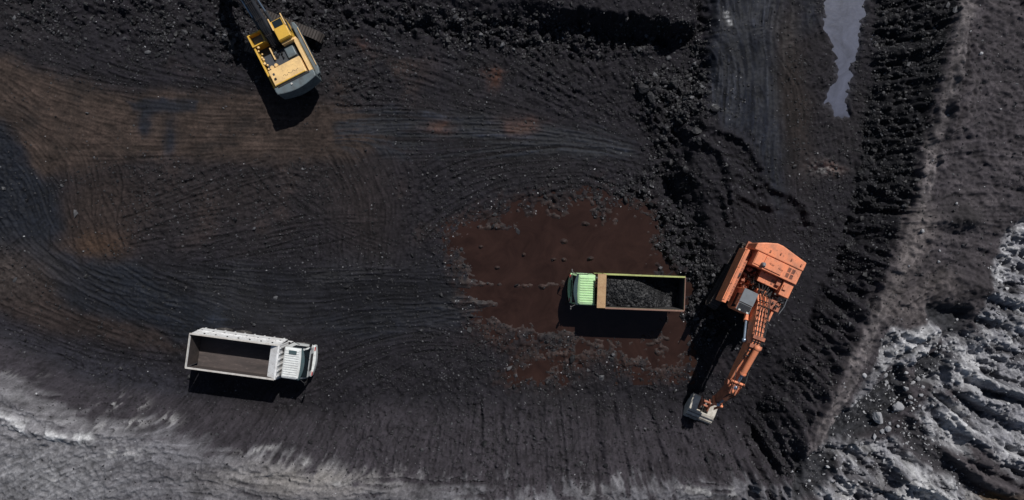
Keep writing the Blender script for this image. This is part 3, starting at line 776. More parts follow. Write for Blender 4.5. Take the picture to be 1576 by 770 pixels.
def paint(name, c, dirt=(.05, .045, .042), amt=.5, rough=.45, scale=2.2, rust=None, rustamt=.0, metal=0.0, streak=None):
    m, nt, b = new_mat(name)
    tc = nd(nt, 'ShaderNodeTexCoord')
    mp = nd(nt, 'ShaderNodeMapping')
    if streak: mp.inputs['Scale'].default_value = streak
    nt.links.new(tc.outputs['Object'], mp.inputs['Vector'])
    n1 = nd(nt, 'ShaderNodeTexNoise', Scale=scale, Detail=9.0, Roughness=.72)
    n2 = nd(nt, 'ShaderNodeTexNoise', Scale=scale * 5, Detail=6.0, Roughness=.7)
    nt.links.new(mp.outputs[0], n1.inputs['Vector']); nt.links.new(mp.outputs[0], n2.inputs['Vector'])
    r1 = nd(nt, 'ShaderNodeMapRange'); r1.inputs[1].default_value = .42; r1.inputs[2].default_value = .72; r1.inputs[4].default_value = amt
    nt.links.new(n1.outputs['Fac'], r1.inputs[0])
    tone = mixc(nt, n2.outputs['Fac'], tuple(k * .80 for k in c), tuple(min(1, k * 1.12) for k in c))
    out = mixc(nt, r1.outputs[0], tone, dirt)
    r2 = nd(nt, 'ShaderNodeMapRange'); r2.inputs[1].default_value = .57; r2.inputs[2].default_value = .66; r2.inputs[4].default_value = rustamt if rust else min(1, amt * .9)
    nt.links.new(n2.outputs['Fac'], r2.inputs[0])
    out = mixc(nt, r2.outputs[0], out, rust or dirt)
    nt.links.new(out, b.inputs['Base Color'])
    rr = nd(nt, 'ShaderNodeMapRange'); rr.inputs[3].default_value = rough; rr.inputs[4].default_value = .9
    nt.links.new(r1.outputs[0], rr.inputs[0]); nt.links.new(rr.outputs[0], b.inputs['Roughness'])
    b.inputs['Metallic'].default_value = metal
    b.inputs['Specular IOR Level'].default_value = .35
    bp = nd(nt, 'ShaderNodeBump', Strength=.2, Distance=.02)
    nt.links.new(n2.outputs['Fac'], bp.inputs['Height']); nt.links.new(bp.outputs[0], b.inputs['Normal'])
    return m
def glassm(name, c, rough=.08):
    m, nt, b = new_mat(name)
    b.inputs['Base Color'].default_value = (*c, 1); b.inputs['Roughness'].default_value = rough
    b.inputs['Specular IOR Level'].default_value = .6
    return m
MT = dict(
 tyre=paint('tyre_rubber', (.03, .028, .027), (.12, .105, .095), .7, .8, 3),
 rim=paint('rim_steel', (.10, .09, .085), (.06, .05, .045), .6, .6, 3),
 frame=paint('chassis_black', (.018, .018, .02), (.05, .045, .04), .6, .6, 3),
 steel=paint('bare_steel', (.16, .155, .15), (.05, .045, .04), .7, .45, 3, metal=.3),
 chrome=paint('rod_chrome', (.30, .38, .48), (.2, .2, .2), .3, .25, 3, metal=.7),
 glass=glassm('dark_glass', (.012, .018, .022)),
 white=paint('white_paint', (.76, .76, .75), (.24, .21, .19), .5, .5, 1.6, rust=(.14, .10, .08), rustamt=.55),
 cabwhite=paint('cab_white', (.70, .72, .70), (.26, .24, .22), .5, .4, 2.6, rust=(.10, .08, .07), rustamt=.5),
 teal=paint('dark_teal_trim', (.05, .085, .09), (.1, .1, .1), .4, .4, 3),
 rimwhite=paint('worn_rail', (.55, .53, .49), (.22, .16, .12), .6, .6, 3),
 lime=paint('lime_paint', (.50, .76, .40), (.24, .28, .18), .5, .35, 2.0),
 limebed=paint('lime_bed_paint', (.42, .46, .16), (.10, .08, .05), .6, .5, 2.2),
 rusty=paint('rusty_tan', (.42, .27, .14), (.24, .13, .07), .7, .7, 2.5, rust=(.48, .38, .25), rustamt=.6),
 rustrail=paint('rusty_rail', (.20, .11, .085), (.30, .2, .14), .5, .8, 3),
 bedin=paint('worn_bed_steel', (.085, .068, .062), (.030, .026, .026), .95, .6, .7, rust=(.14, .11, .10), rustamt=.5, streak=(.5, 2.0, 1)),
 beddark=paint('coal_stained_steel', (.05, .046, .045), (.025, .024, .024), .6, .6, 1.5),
 orange=paint('orange_paint', (.80, .27, .13), (.30, .15, .10), .8, .45, 1.4, rust=(.13, .06, .04), rustamt=.65),
 orangeD=paint('oily_orange', (.44, .16, .09), (.07, .04, .035), .8, .6, 2.2, rust=(.03, .025, .025), rustamt=.8),
 bluegrey=paint('blue_grey_plate', (.17, .185, .20), (.10, .10, .10), .5, .5, 3),
 black=paint('greasy_black', (.014, .014, .016), (.045, .035, .032), .6, .5, 3),
 bucket=paint('dusty_bucket_steel', (.58, .54, .46), (.17, .14, .11), .7, .75, 2.4, rust=(.10, .075, .06), rustamt=.7),
 yellow=paint('yellow_paint', (.84, .56, .24), (.40, .27, .13), .75, .45, 1.5, rust=(.18, .13, .07), rustamt=.5),
 yellowD=paint('amber_paint', (.68, .40, .05), (.35, .22, .05), .4, .45, 1.8, rust=(.12, .08, .03), rustamt=.5),
 slate=paint('slate_grey_paint', (.115, .145, .155), (.06, .06, .06), .85, .45, 2.0),
 slateD=paint('dark_deck', (.05, .055, .062), (.03, .03, .03), .5, .6, 2.5, rust=(.10, .10, .10), rustamt=.5),
 darkboom=paint('dark_boom_paint', (.030, .034, .042), (.07, .07, .08), .5, .5, 3),
 hose=paint('hose_rubber', (.012, .012, .013), (.04, .035, .03), .5, .5, 4),
 pad=paint('track_steel', (.055, .045, .040), (.03, .026, .024), .7, .6, 3),
 lamp=glassm('lamp_glass', (.6, .6, .55), .15),
 redlamp=glassm('tail_lamp', (.35, .02, .015), .2),
)
# ---------------------------------------------------------------- dump trucks  (+x forward, +y left)
def wheel(parent, x, y, r, w, side):
    m = MB()
    prof = [(r * .62, -w / 2), (r * .93, -w / 2), (r, -w / 2 + .05), (r, w / 2 - .05), (r * .93, w / 2), (r * .62, w / 2)]
    seg = 28; vs = []; fs = []
    for i in range(seg):
        t = 2 * math.pi * i / seg
        for rr, yy in prof: vs.append((x + rr * math.cos(t), y + yy, r + rr * math.sin(t)))
    n = len(prof)
    for i in range(seg):
        for j in range(n):
            a = i * n + j; b = i * n + (j + 1) % n; c = ((i + 1) % seg) * n + (j + 1) % n; d = ((i + 1) % seg) * n + j
            fs.append((a, b, c, d))
    m.add(vs, fs, True)
    for i in range(seg):                                   # tread blocks
        t = 2 * math.pi * (i + .5) / seg
        c = Vector((x + r * math.cos(t), y, r + r * math.sin(t)))
        R_ = Matrix.Rotation(-t, 3, 'Y')
        for s_ in (-1, 1): m.box(c.x - .012, c.x + .012, y + s_ * w * .25 - w * .18, y + s_ * w * .25 + w * .18, c.z - .035, c.z + .035, R_)
    o = m.build('wheel', MT['tyre'], parent)
    k = MB().cyl((x, y - w * .42, r), (x, y + w * .30, r), r * .63, r * .60, 22)
    k.cyl((x, y - side * .0, r), (x, y + side * (w / 2 + .05), r), r * .22, r * .18, 12)
    for i in range(8):
        t = 2 * math.pi * i / 8
        p = (x + r * .38 * math.cos(t), y + side * w * .3, r + r * .38 * math.sin(t))
        k.cyl(p, (p[0], y + side * (w * .3 + .05), p[2]), .022, seg=6)
    k.build('rim', MT['rim'], o)
    return o

def truck(name, label, loc, rz, c, L_bed, W, bed_h, floor_z, x_rear, cab_len, cab_w, cab_h, mats, ribs_cab, flare):
    """x_rear: rear end of the bed; bed runs forward L_bed; cab in front of it"""
    t = thing(name, label, 'dump truck', loc, rz)
    x0, x1 = x_rear, x_rear + L_bed
    cx0 = x1 + mats['gap']; cx1 = cx0 + cab_len
    # chassis
    m = MB()
    for s_ in (-1, 1): m.box(x0 + .35, cx1 - .25, s_ * .42 - .045, s_ * .42 + .045, .72, 1.0)
    for xx in np.linspace(x0 + .5, cx1 - .6, 7): m.box(xx - .05, xx + .05, -.40, .40, .76, .95)
    m.build('chassis', MT['frame'], t, .008)
    # wheels and axles
    R_, wt = .53, .29
    axr = mats['axles']
    for xa in axr:
        a = MB().cyl((xa, -.95, R_), (xa, .95, R_), .08, seg=10).ball((xa, 0, R_), .24, 8)
        a.build('axle', MT['frame'], t)
        for s_ in (-1, 1):
            wheel(t, xa, s_ * (W / 2 - .15 + mats['wout']), R_, wt, s_)
            wheel(t, xa, s_ * (W / 2 - .15 + mats['wout'] - .33), R_, wt, s_)
    xf = cx0 + cab_len * .42
    MB().cyl((xf, -.95, R_), (xf, .95, R_), .07, seg=10).build('axle', MT['frame'], t)
    for s_ in (-1, 1): wheel(t, xf, s_ * (cab_w / 2 - .16), R_, wt, s_)
    # tanks along the frame
    xm = (axr[-1] + xf) / 2 + .1
    MB().cyl((xm - .5, W / 2 - .35, .72), (xm + .5, W / 2 - .35, .72), .27, seg=18).build('fuel_tank', MT['steel'], t, .01)
    MB().box(xm - .4, xm + .35, -W / 2 + .15, -W / 2 + .55, .5, .95).build('battery_box', MT['frame'], t, .02)
    for s_ in (-1, 1):
        g = MB()
        for zz in (.62, .86): g.bar((axr[-1] + .75, s_ * (W / 2 - .03), zz), (xf - .75, s_ * (W / 2 - .03), zz), .03, .07)
        for xx in np.linspace(axr[-1] + .8, xf - .8, 4): g.bar((xx, s_ * (W / 2 - .05), .55), (xx, s_ * (W / 2 - .05), 1.0), .04, .04)
        g.build('side_guard', mats['bedout'], t)
    for s_ in (-1, 1):
        for xa in axr + [xf]:
            fd = MB()
            n = 7
            pr = [(xa + (R_ + .10) * math.cos(math.pi * (.12 + .76 * i / n)), R_ + (R_ + .08) * math.sin(math.pi * (.12 + .76 * i / n))) for i in range(n + 1)]
            for (a, b), (c_, d) in zip(pr[:-1], pr[1:]):
                fd.bar((a, s_ * (W / 2 - .32), b), (c_, s_ * (W / 2 - .32), d), .6, .025)
            fd.build('mudguard', MT['frame'], t)
    # ---- bed
    zt = floor_z + bed_h; th = .06; fl = flare
    b = MB()
    b.box(x0, x1, -W / 2 + fl, W / 2 - fl, floor_z - .10, floor_z)
    for xx in np.linspace(x0 + .2, x1 - .2, 9): b.box(xx - .05, xx + .05, -W / 2 + fl + .02, W / 2 - fl - .02, floor_z - .22, floor_z - .10)
    for s_ in (-1, 1): b.box(x0 + .2, x1 - .1, s_ * .42 - .06, s_ * .42 + .06, 1.0, floor_z - .22)
    bed = b.build('dump_bed', mats['bedin'], t)
    for s_ in (-1, 1):
        sd_ = MB(); yb, yt = s_ * (W / 2 - fl), s_ * W / 2
        q = [(yb, floor_z - .1), (yt, zt), (yt - s_ * th, zt), (yb - s_ * th, floor_z - .1)]
        sd_.prism(q, x0, x1, 'x')
        o = sd_.build('side_panel', mats['bedout'], bed, .006)
        inn = MB().prism([(yb - s_ * (th + .002), floor_z + .001), (yt - s_ * (th + .002), zt - .03), (yt - s_ * (th + .012), zt - .03), (yb - s_ * (th + .012), floor_z + .001)], x0 + .03, x1 - .03, 'x')
        inn.build('inner_plate', mats['bedin'], o)
        rb = MB()
        for xx in np.linspace(x0 + .25, x1 - .25, mats['ribs']):
            rb.add([(xx - .05, yb, floor_z - .1), (xx + .05, yb, floor_z - .1), (xx + .05, yt, zt - .06), (xx - .05, yt, zt - .06),
                    (xx - .05, yb + s_ * .03, floor_z - .1), (xx + .05, yb + s_ * .03, floor_z - .1), (xx + .05, yt + s_ * .03, zt - .06), (xx - .05, yt + s_ * .03, zt - .06)],
                   [(0, 1, 2, 3), (4, 5, 6, 7), (0, 4, 5, 1), (2, 6, 7, 3), (0, 3, 7, 4), (1, 5, 6, 2)])
        zm = floor_z + bed_h * .45; ym = s_ * (W / 2 - fl * .55)
        rb.box(x0 + .05, x1 - .05, ym - .0, ym + s_ * .05, zm - .05, zm + .05) if s_ > 0 else rb.box(x0 + .05, x1 - .05, ym - .05, ym, zm - .05, zm + .05)
        rb.build('rib', mats['ribm'], o)
        for q in range(mats.get('hooks', 0)):
            xx = x0 + .3 + q * (x1 - x0 - .6) / (mats['hooks'] - 1) + .12 * (q % 2)
            fz = .80 if q % 2 else .40
            yy = yb + (yt - yb) * fz; zz = floor_z - .1 + (zt - floor_z + .1) * fz
            MB().box(xx - .05, xx + .05, min(yy, yy + s_ * .06), max(yy, yy + s_ * .06), zz - .03, zz + .05).build('rope_hook', MT['black'], o)
        rl = MB().box(x0 - .03, x1, min(yt - s_ * th, yt + s_ * .05), max(yt - s_ * th, yt + s_ * .05), zt, zt + .06)
        rl.build('top_rail', mats['rail'][0 if s_ > 0 else 1], o, .01)
    hb = MB().box(x1 + .002, x1 + .08, -W / 2, W / 2, floor_z - .1, zt)
    for yy in np.linspace(-W / 2 + .2, W / 2 - .2, 6): hb.box(x1 + .08, x1 + .14, yy - .05, yy + .05, floor_z, zt - .05)
    hbo = hb.build('headboard', mats['shield'], bed, .01)
    sh = MB()
    if mats['canopy'] > 0:          # shelf folded forward over the gap behind the cab
        sh.prism([(x1 - .02, zt + .01), (x1 + mats['canopy'], zt + .07), (x1 + mats['canopy'], zt + .11), (x1 - .02, zt + .06)], -W / 2, W / 2, 'y')
    else:                            # sloped front wall falling back into the bed
        k = -mats['canopy']
        sh.prism([(x1 - .0, zt + .03), (x1 - k, zt - .42), (x1 - k - .03, zt - .38), (x1 - .03, zt + .05)], -W / 2 + .07, W / 2 - .07, 'y')
        sh.box(x1 - .03, x1 + .09, -W / 2, W / 2, zt + .002, zt + .06)
    sh.build('cab_shield', mats['shield'], hbo, .01)
    tg = MB().box(x0 - .075, x0 - .015, -W / 2 + .03, W / 2 - .03, floor_z - .12, zt - .12)
    for yy in np.linspace(-W / 2 + .25, W / 2 - .25, 5): tg.box(x0 - .12, x0 - .075, yy - .04, yy + .04, floor_z - .1, zt - .14)
    tgo = tg.build('tailgate', mats['bedout'], bed, .006)
    MB().box(x0 - .012, x0 + .012, -W / 2 + .08, W / 2 - .08, floor_z + .01, zt - .16).build('inner_plate', mats['bedin'], tgo)  # dark sheet added for the shadow on the tailgate's inner face
    MB().cyl((x0 - .05, -W / 2, zt - .03), (x0 - .05, W / 2, zt - .03), .04, seg=8).build('hinge_bar', mats['rail'][0], tgo)
    for s_ in (-1, 1): MB().box(x0 - .02, x0 + .03, s_ * .95 - .12, s_ * .95 + .12, .78, .88).build('tail_lamp', MT['redlamp'], t)
    # ---- cab
    zf, w2 = .95, cab_w / 2; zc = cab_h
    sec = [(cx0, zf - .25), (cx1 - .10, zf - .25), (cx1, zf), (cx1 - .02, zf + .75), (cx1 - .34, zc - .10), (cx1 - .46, zc), (cx0 + .10, zc), (cx0, zc - .08)]
    cb = MB()
    n = len(sec); ys_ = [(-w2 + .0), -w2 + .10, w2 - .10, w2]
    vs = []
    for j, yy in enumerate(ys_):
        edge = j in (0, 3)
        for (xx, zz) in sec:
            k = 1.0
            if edge:   # rounded shoulders
                xx = xx - (.10 if xx > cx1 - .6 else 0); zz = zz - (.07 if zz > zc - .2 else 0)
            vs.append((xx, yy * (1 - .05 * max(0, (zz - zf - .7) / 1.0)), zz))
    fs = [tuple(range(n))[::-1], tuple(range(3 * n, 4 * n))]
    for j in range(3):
        for i in range(n): fs.append((j * n + i, j * n + (i + 1) % n, (j + 1) * n + (i + 1) % n, (j + 1) * n + i))
    cb.add(vs, fs)
    cab = cb.build('cab', mats['cab'], t, .03)
    rf = MB()
    pit = (2 * w2 - .36) / ribs_cab
    for i in range(ribs_cab):
        yy = -w2 + .18 + pit * (i + .5)
        rf.prism([(yy - pit * .38, zc - .005), (yy - pit * .22, zc + .05), (yy + pit * .22, zc + .05), (yy + pit * .38, zc - .005)], cx0 + .12, cx1 - .50, 'x')
    rf.build('roof_ribs', mats['cab'], cab)
    # windscreen lies on the sloped front
    a = Vector((cx1 - .045, 0, zf + .84)); b2 = Vector((cx1 - .325, 0, zc - .16)); nrm = Vector((b2.z - a.z, 0, -(b2.x - a.x))).normalized() * .012
    wsn = []
    for p, hw in ((a, w2 - .11), (b2, w2 - .20)):
        wsn += [p + nrm + Vector((0, -hw, 0)), p + nrm + Vector((0, hw, 0))]
    wsn = wsn + [p - nrm * 1.5 for p in wsn]
    MB().add(wsn, [(0, 1, 3, 2), (4, 6, 7, 5), (0, 4, 5, 1), (2, 3, 7, 6), (0, 2, 6, 4), (1, 5, 7, 3)]).build('windscreen', MT['glass'], cab)
    for yy in (-.5, .25): MB().bar(a + nrm * 2.5 + Vector((0, yy, 0)), a * .35 + b2 * .65 + nrm * 2.5 + Vector((0, yy + .35, 0)), .03, .02).build('wiper', MT['black'], cab)
    # sun visor across the brow
    v = MB()
    N = 12
    for i in range(N):
        y0_, y1_ = -w2 * .97 + 2 * w2 * .97 * i / N, -w2 * .97 + 2 * w2 * .97 * (i + 1) / N
        bow = lambda yy: .24 * (1 - (yy / w2) ** 2)
        o_ = mats['visor']
        P = [(cx1 - .40 + bow(y0_) * .3, y0_, zc - .05), (cx1 - .40 + bow(y1_) * .3, y1_, zc - .05), (cx1 - .40 + o_ + bow(y1_), y1_, zc - .17), (cx1 - .40 + o_ + bow(y0_), y0_, zc - .17)]
        v.add([*P] + [(p[0], p[1], p[2] + .03) for p in P], [(0, 1, 2, 3), (4, 7, 6, 5), (0, 4, 5, 1), (2, 6, 7, 3), (0, 3, 7, 4), (1, 5, 6, 2)])
    v.build('sun_visor', mats['visorm'], cab)
    for s_ in (-1, 1):
        d = MB().box(cx0 + cab_len * .30, cx1 - .30, min(s_ * w2, s_ * (w2 + .02)), max(s_ * w2, s_ * (w2 + .02)), zf + .02, zf + .80)
        do = d.build('door', mats['cab'], cab, .01)
        MB().box(cx0 + cab_len * .34, cx0 + cab_len * .34 + .16, min(s_ * (w2 + .022), s_ * (w2 + .05)), max(s_ * (w2 + .022), s_ * (w2 + .05)), zf + .62, zf + .67).build('handle', MT['black'], do)
        MB().prism([(cx0 + cab_len * .32, zf + .86), (cx1 - .14, zf + .86), (cx1 - .38, zc - .22), (cx0 + cab_len * .32, zc - .20)], s_ * (w2 * .955 - .01), s_ * (w2 + .006), 'y').build('side_window', MT['glass'], cab)
        mr = MB()
        mr.tube([(cx1 - .25, s_ * (w2 - .05), zc - .25), (cx1 + .08, s_ * (w2 + .16), zc - .22), (cx1 + .10, s_ * (w2 + .20), zc - .60), (cx1 - .05, s_ * (w2 - .02), zf + .6)], .018, 6)
        mr.box(cx1 + .03, cx1 + .10, s_ * (w2 + .20) - .11, s_ * (w2 + .20) + .11, zc - .75, zc - .33)
        mr.build('mirror', mats['mirror'], cab)
        hl = MB().box(cx1 - .015, cx1 + .03, s_ * (w2 - .3) - .17, s_ * (w2 - .3) + .17, zf - .17, zf + .02)
        hl.build('headlight', MT['lamp'], cab, .01)
        MB().box(cx0 + cab_len * .45, cx0 + cab_len * .45 + .45, min(s_ * (w2 - .1), s_ * (w2 + .06)), max(s_ * (w2 - .1), s_ * (w2 + .06)), .50, .55).build('step', MT['frame'], t)
    gr = MB()
    for i in range(5): gr.box(cx1 - .005, cx1 + .025, -.6, .6, zf + .10 + i * .11, zf + .16 + i * .11)
    gr.build('grille', MT['black'], cab)
    bo_ = [(cx1 - .14, w2 - .02), (cx1 - .14, -w2 + .02)] + [(cx1 + .04 + .16 * (1 - (q / 6) ** 2), (w2 - .02) * q / 6) for q in range(-6, 7)]
    MB().prism(bo_, .42, .92, 'z').build('bumper', mats['bumper'], t, .03)
    for s_ in (-1, 1): MB().box(cx1 + .03, cx1 + .10, s_ * (w2 - .25) - .14, s_ * (w2 - .25) + .14, .921, .96).build('indicator', MT['redlamp'], t)
    ex = MB().cyl((cx0 - .14, -w2 + .22, 1.0), (cx0 - .14, -w2 + .22, zc - .25), .06, seg=12)
    ex.build('exhaust_stack', MT['steel'], t)
    MB().cyl((cx0 - .14, w2 - .3, 1.0), (cx0 - .14, w2 - .3, zc - .35), .11, seg=12).build('air_intake', MT['black'], t)
    return t, cab, bed

# white truck, facing right
pz_w = at(357.5, 549, 3.0)
tw, cabw, bedw = truck('dump_truck', 'white dump truck with an empty bed parked by the southern slope, cab facing right', (0, 0, 0), -7.6, 'white',
    6.15, 2.38, 1.78, 1.25, -3.08, 1.58, 2.28, 2.75,
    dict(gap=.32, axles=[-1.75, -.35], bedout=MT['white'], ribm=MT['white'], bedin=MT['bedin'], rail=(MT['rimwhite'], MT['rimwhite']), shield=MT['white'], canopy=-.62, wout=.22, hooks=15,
         ribs=9, cab=MT['cabwhite'], visor=.06, visorm=MT['teal'], mirror=MT['black'], bumper=MT['cabwhite']), 12, -.20)
tw.location = (pz_w.x, pz_w.y, gz(pz_w.x, pz_w.y) - .03)
hatch = MB().box(3.75, 4.3, .66, .92, 2.80, 2.83).build('roof_hatch', MT['teal'], cabw, .01)

# green truck, facing left, loaded
pz_g = at(992, 450.5, 3.0)
tg_, cabg, bedg = truck('dump_truck', 'lime green dump truck loaded with coal standing in the muddy puddle, cab facing left', (0, 0, 0), 177.9, 'green',
    5.42, 2.34, 1.62, 1.55, -2.74, 1.55, 2.20, 2.62,
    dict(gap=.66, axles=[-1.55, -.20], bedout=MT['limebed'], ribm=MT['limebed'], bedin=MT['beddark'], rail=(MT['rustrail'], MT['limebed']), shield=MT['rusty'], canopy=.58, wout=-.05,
         ribs=9, cab=MT['lime'], visor=.10, visorm=MT['teal'], mirror=MT['steel'], bumper=MT['lime']), 11, .10)
tg_.location = (pz_g.x, pz_g.y, -.20)
# the heap of coal lying in the green truck's bed
def heap():
    nx, ny = 90, 44
    xx, yy = np.meshgrid(np.linspace(-2.72, 2.68, nx), np.linspace(-1.03, 1.03, ny))
    xx = xx.astype(np.float32); yy = yy.astype(np.float32)
    h = 1.62 + 1.30 * sstep(-2.0, .3, xx + .75 * yy) * (1 - .12 * (yy / 1.03) ** 2)
    h += .10 * fbm(xx + 50, yy, .7, 4, 71) + .06 * fbm(xx, yy + 9, .18, 2, 72)
    me = grid_mesh('coal_load', xx, yy, h)
    t = me.attributes.new('tone', 'FLOAT', 'POINT'); t.data.foreach_set('value', np.full(nx * ny, .3, np.float32))
    me.materials.append(darkcoalM)
    o = bpy.data.objects.new('coal_load', me); COL.objects.link(o)
    o.location = tg_.location; o.rotation_euler = tg_.rotation_euler
    o['label'] = 'heap of black coal piled in the bed of the lime green truck'; o['category'] = 'coal heap'
    rs = np.random.RandomState(4); n = 1500
    a = rs.uniform(-2.6, 2.6, n); b = rs.uniform(-.98, .98, n)
    ix = (a + 2.72) / 5.4 * (nx - 1); iy = (b + 1.03) / 2.06 * (ny - 1)
    hz = sample(h.astype(np.float32), ix, iy)
    l = rocks('coal_lump', a, b, hz, .025 + .085 * rs.rand(n) ** 2.5, 44, darkcoalM)
    l.parent = o; l['kind'] = 'stuff'
heap()
# ---------------------------------------------------------------- excavators (+x towards the boom)
def track(parent, M, y, L, w, h, mat):
    """crawler: oval ring of shoes; children are wheels and frame"""
    r = h / 2; path = []; n_arc = 9; straight = L - h
    per = 2 * straight + math.pi * h; N = int(per / .20)
    m = MB(M)
    for i in range(N):
        s_ = per * i / N
        if s_ < straight: x, z, a = -straight / 2 + s_, h, 0
        elif s_ < straight + math.pi * r:
            t = (s_ - straight) / r; x, z, a = straight / 2 + r * math.sin(t), r + r * math.cos(t), t
        elif s_ < 2 * straight + math.pi * r: x, z, a = straight / 2 - (s_ - straight - math.pi * r), 0, math.pi
        else:
            t = (s_ - 2 * straight - math.pi * r) / r; x, z, a = -straight / 2 - r * math.sin(t), r - r * math.cos(t), math.pi + t
        R_ = Matrix.Rotation(a, 3, 'Y')
        m.box(x - .088, x + .088, y - w / 2, y + w / 2, z - .02, z + .02, R_)
        o = R_ @ Vector((.05, 0, .035))
        m.box(x + o.x - .015, x + o.x + .015, y - w / 2, y + w / 2, z + o.z - .03, z + o.z + .03, R_)
    tr = m.build('track', mat, parent)
    f = MB(M).box(-straight / 2, straight / 2, y - w * .28, y + w * .28, h * .28, h * .72)
    f.build('track_frame', MT['black'], tr, .02)
    for nm, xx in (('sprocket', -straight / 2), ('idler', straight / 2)):
        MB(M).cyl((xx, y - w * .22, r), (xx, y + w * .22, r), r * .84, seg=20).cyl((xx, y - w * .3, r), (xx, y + w * .3, r), r * .3, seg=12).build(nm, MT['pad'], tr)
    for xx in np.linspace(-straight / 2 + .5, straight / 2 - .5, 5):
        MB(M).cyl((xx, y - w * .2, .16), (xx, y + w * .2, .16), .14, seg=12).build('roller', MT['pad'], tr)
    return tr

def boxbeam(m, spine, w):
    """spine: (x, z_low, z_high, half width) sections"""
    vs = []
    for (xl, zl, xh, zh, hw) in spine: vs += [(xl, -hw, zl), (xl, hw, zl), (xh, hw, zh), (xh, -hw, zh)]
    fs = [(0, 1, 2, 3), tuple(len(vs) - 4 + k for k in (3, 2, 1, 0))]
    for i in range(len(spine) - 1):
        a = i * 4
        for j in range(4): fs.append((a + j, a + (j + 1) % 4, a + 4 + (j + 1) % 4, a + 4 + j))
    m.add(vs, fs); return m

def ram(parent, M, p0, p1, r, split, body, name='hydraulic_cylinder'):
    p0, p1 = Vector(p0), Vector(p1); q = p0.lerp(p1, split)
    o = MB(M).cyl(p0, q, r, seg=16).cyl(q - (q - p0).normalized() * .10, q, r * 1.15, seg=16).ball(p0, r * 1.2, 8).build(name, body, parent)
    MB(M).cyl(q, p1, r * .55, seg=12).ball(p1, r * 1.05, 8).build('rod', MT['chrome'], o)
    return o

def rail(parent, M, pts, h, mat, name='handrail', r=.022):
    m = MB(M)
    top = [(x, y, z + h) for x, y, z in pts]
    m.tube(top, r, 6)
    m.tube([(x, y, z + h * .5) for x, y, z in pts], r * .8, 6)
    for p, q in zip(pts, top): m.cyl(p, q, r, seg=6)
    return m.build(name, mat, parent)

# ============ orange excavator on the bench
O = at(1160, 427, 1.5); O = Vector((17.2, -2.0, 0)); O.z = gz(O.x, O.y) - .03
T = thing('excavator', 'orange crawler excavator on the coal bench, boom reaching down to its dusty bucket', 'excavator', O, 245)
Mt = Matrix.Rotation(math.radians(-5), 4, 'Z') @ Matrix.Translation((.85, -.30, 0))
for yy in (-1.50, 1.50): track(T, Mt, yy, 5.0, .70, 1.05, MT['pad'])
MB(Mt).box(-1.3, 1.3, -1.2, 1.2, .45, .95).box(-.5, .5, -1.5, 1.5, .5, .85).build('undercarriage', MT['black'], T, .03)
MB().cyl((0, 0, .93), (0, 0, 1.22), .95, seg=32).build('turntable', MT['black'], T)
OR, OD = MT['orange'], MT['orangeD']
MB().prism([(-2.0, -1.9), (1.9, -1.9), (1.9, -.35), (1.3, -.35), (1.3, .55), (1.75, .55), (1.75, 1.62), (-2.0, 1.62)], 1.22, 1.48, 'z').build('deck', OD, T, .01)
# counterweight with chamfered corners
cwp = [(-1.42, -1.86), (-1.88, -1.84), (-2.13, -1.33), (-2.40, -.62), (-2.40, -.2), (-2.02, 1.66), (-1.42, 1.66)]
cw = MB().prism(cwp, 1.15, 3.30, 'z').build('counterweight', OR, T, .06)
lg = MB()
for (a, b) in ((-1.72, -.85), (-1.86, -.15), (-1.80, .65), (-1.72, 1.38)): lg.box(a - .07, a + .07, b - .04, b + .04, 3.30, 3.39)
lg.build('lifting_eye', OD, cw)
# engine housing and its panels
eh = MB().box(-1.41, -.42, -1.58, 1.64, 1.48, 3.22).build('engine_cover', OR, T, .03)
MB().box(-1.36, -.55, -.92, .42, 3.222, 3.30).build('hatch', OR, eh, .015)
MB().box(-1.36, -.55, -1.54, -.98, 3.222, 3.275).build('hatch', OR, eh, .015)
vt = MB()
for i in range(2):
    for j in range(2):
        vt.box(-1.28 + i * .38, -1.28 + i * .38 + .30, .72 + j * .30, .72 + j * .30 + .22, 3.222, 3.245)
vt.build('vent', OD, eh)
sl = MB()
for i in range(2):
    for j in range(2):
        for k in range(4): sl.box(-1.26 + i * .38 + k * .07, -1.24 + i * .38 + k * .07, .73 + j * .30, .73 + j * .30 + .20, 3.25, 3.262)
sl.build('louvre', MT['black'], eh)
MB().cyl((-.72, -.98, 3.2), (-.72, -.98, 3.62), .12, seg=14).cyl((-.72, -.98, 3.62), (-.55, -1.0, 3.74), .10, seg=12).build('exhaust', MT['bluegrey'], T)
hg = MB()
for (a, b) in ((-1.0, -.55), (-.95, .12)): hg.tube([(a, b, 3.30), (a, b, 3.37), (a + .05, b + .28, 3.37), (a + .05, b + .28, 3.30)], .015, 5)
hg.build('grab_handle', OD, eh)
# hydraulic tank / side housing on the right hand and middle step
MB().box(-.40, .62, .92, 1.64, 1.48, 3.02).build('fuel_tank', OR, T, .03)
MB().box(-.40, .35, -.62, .88, 1.48, 2.62).build('pump_cover', OR, T, .03)
v2 = MB()
for i in range(2):
    for j in range(2): v2.box(-.18 + i * .22, -.02 + i * .22, .28 + j * .20, .42 + j * .20, 2.622, 2.645)
v2.build('vent', OD, T)
MB().box(-.12, .22, .98, 1.22, 3.022, 3.14).build('filler_box', OR, T, .01)
MB().box(-.36, .10, .55, .85, 2.622, 2.85).build('filter_box', OD, T, .01)
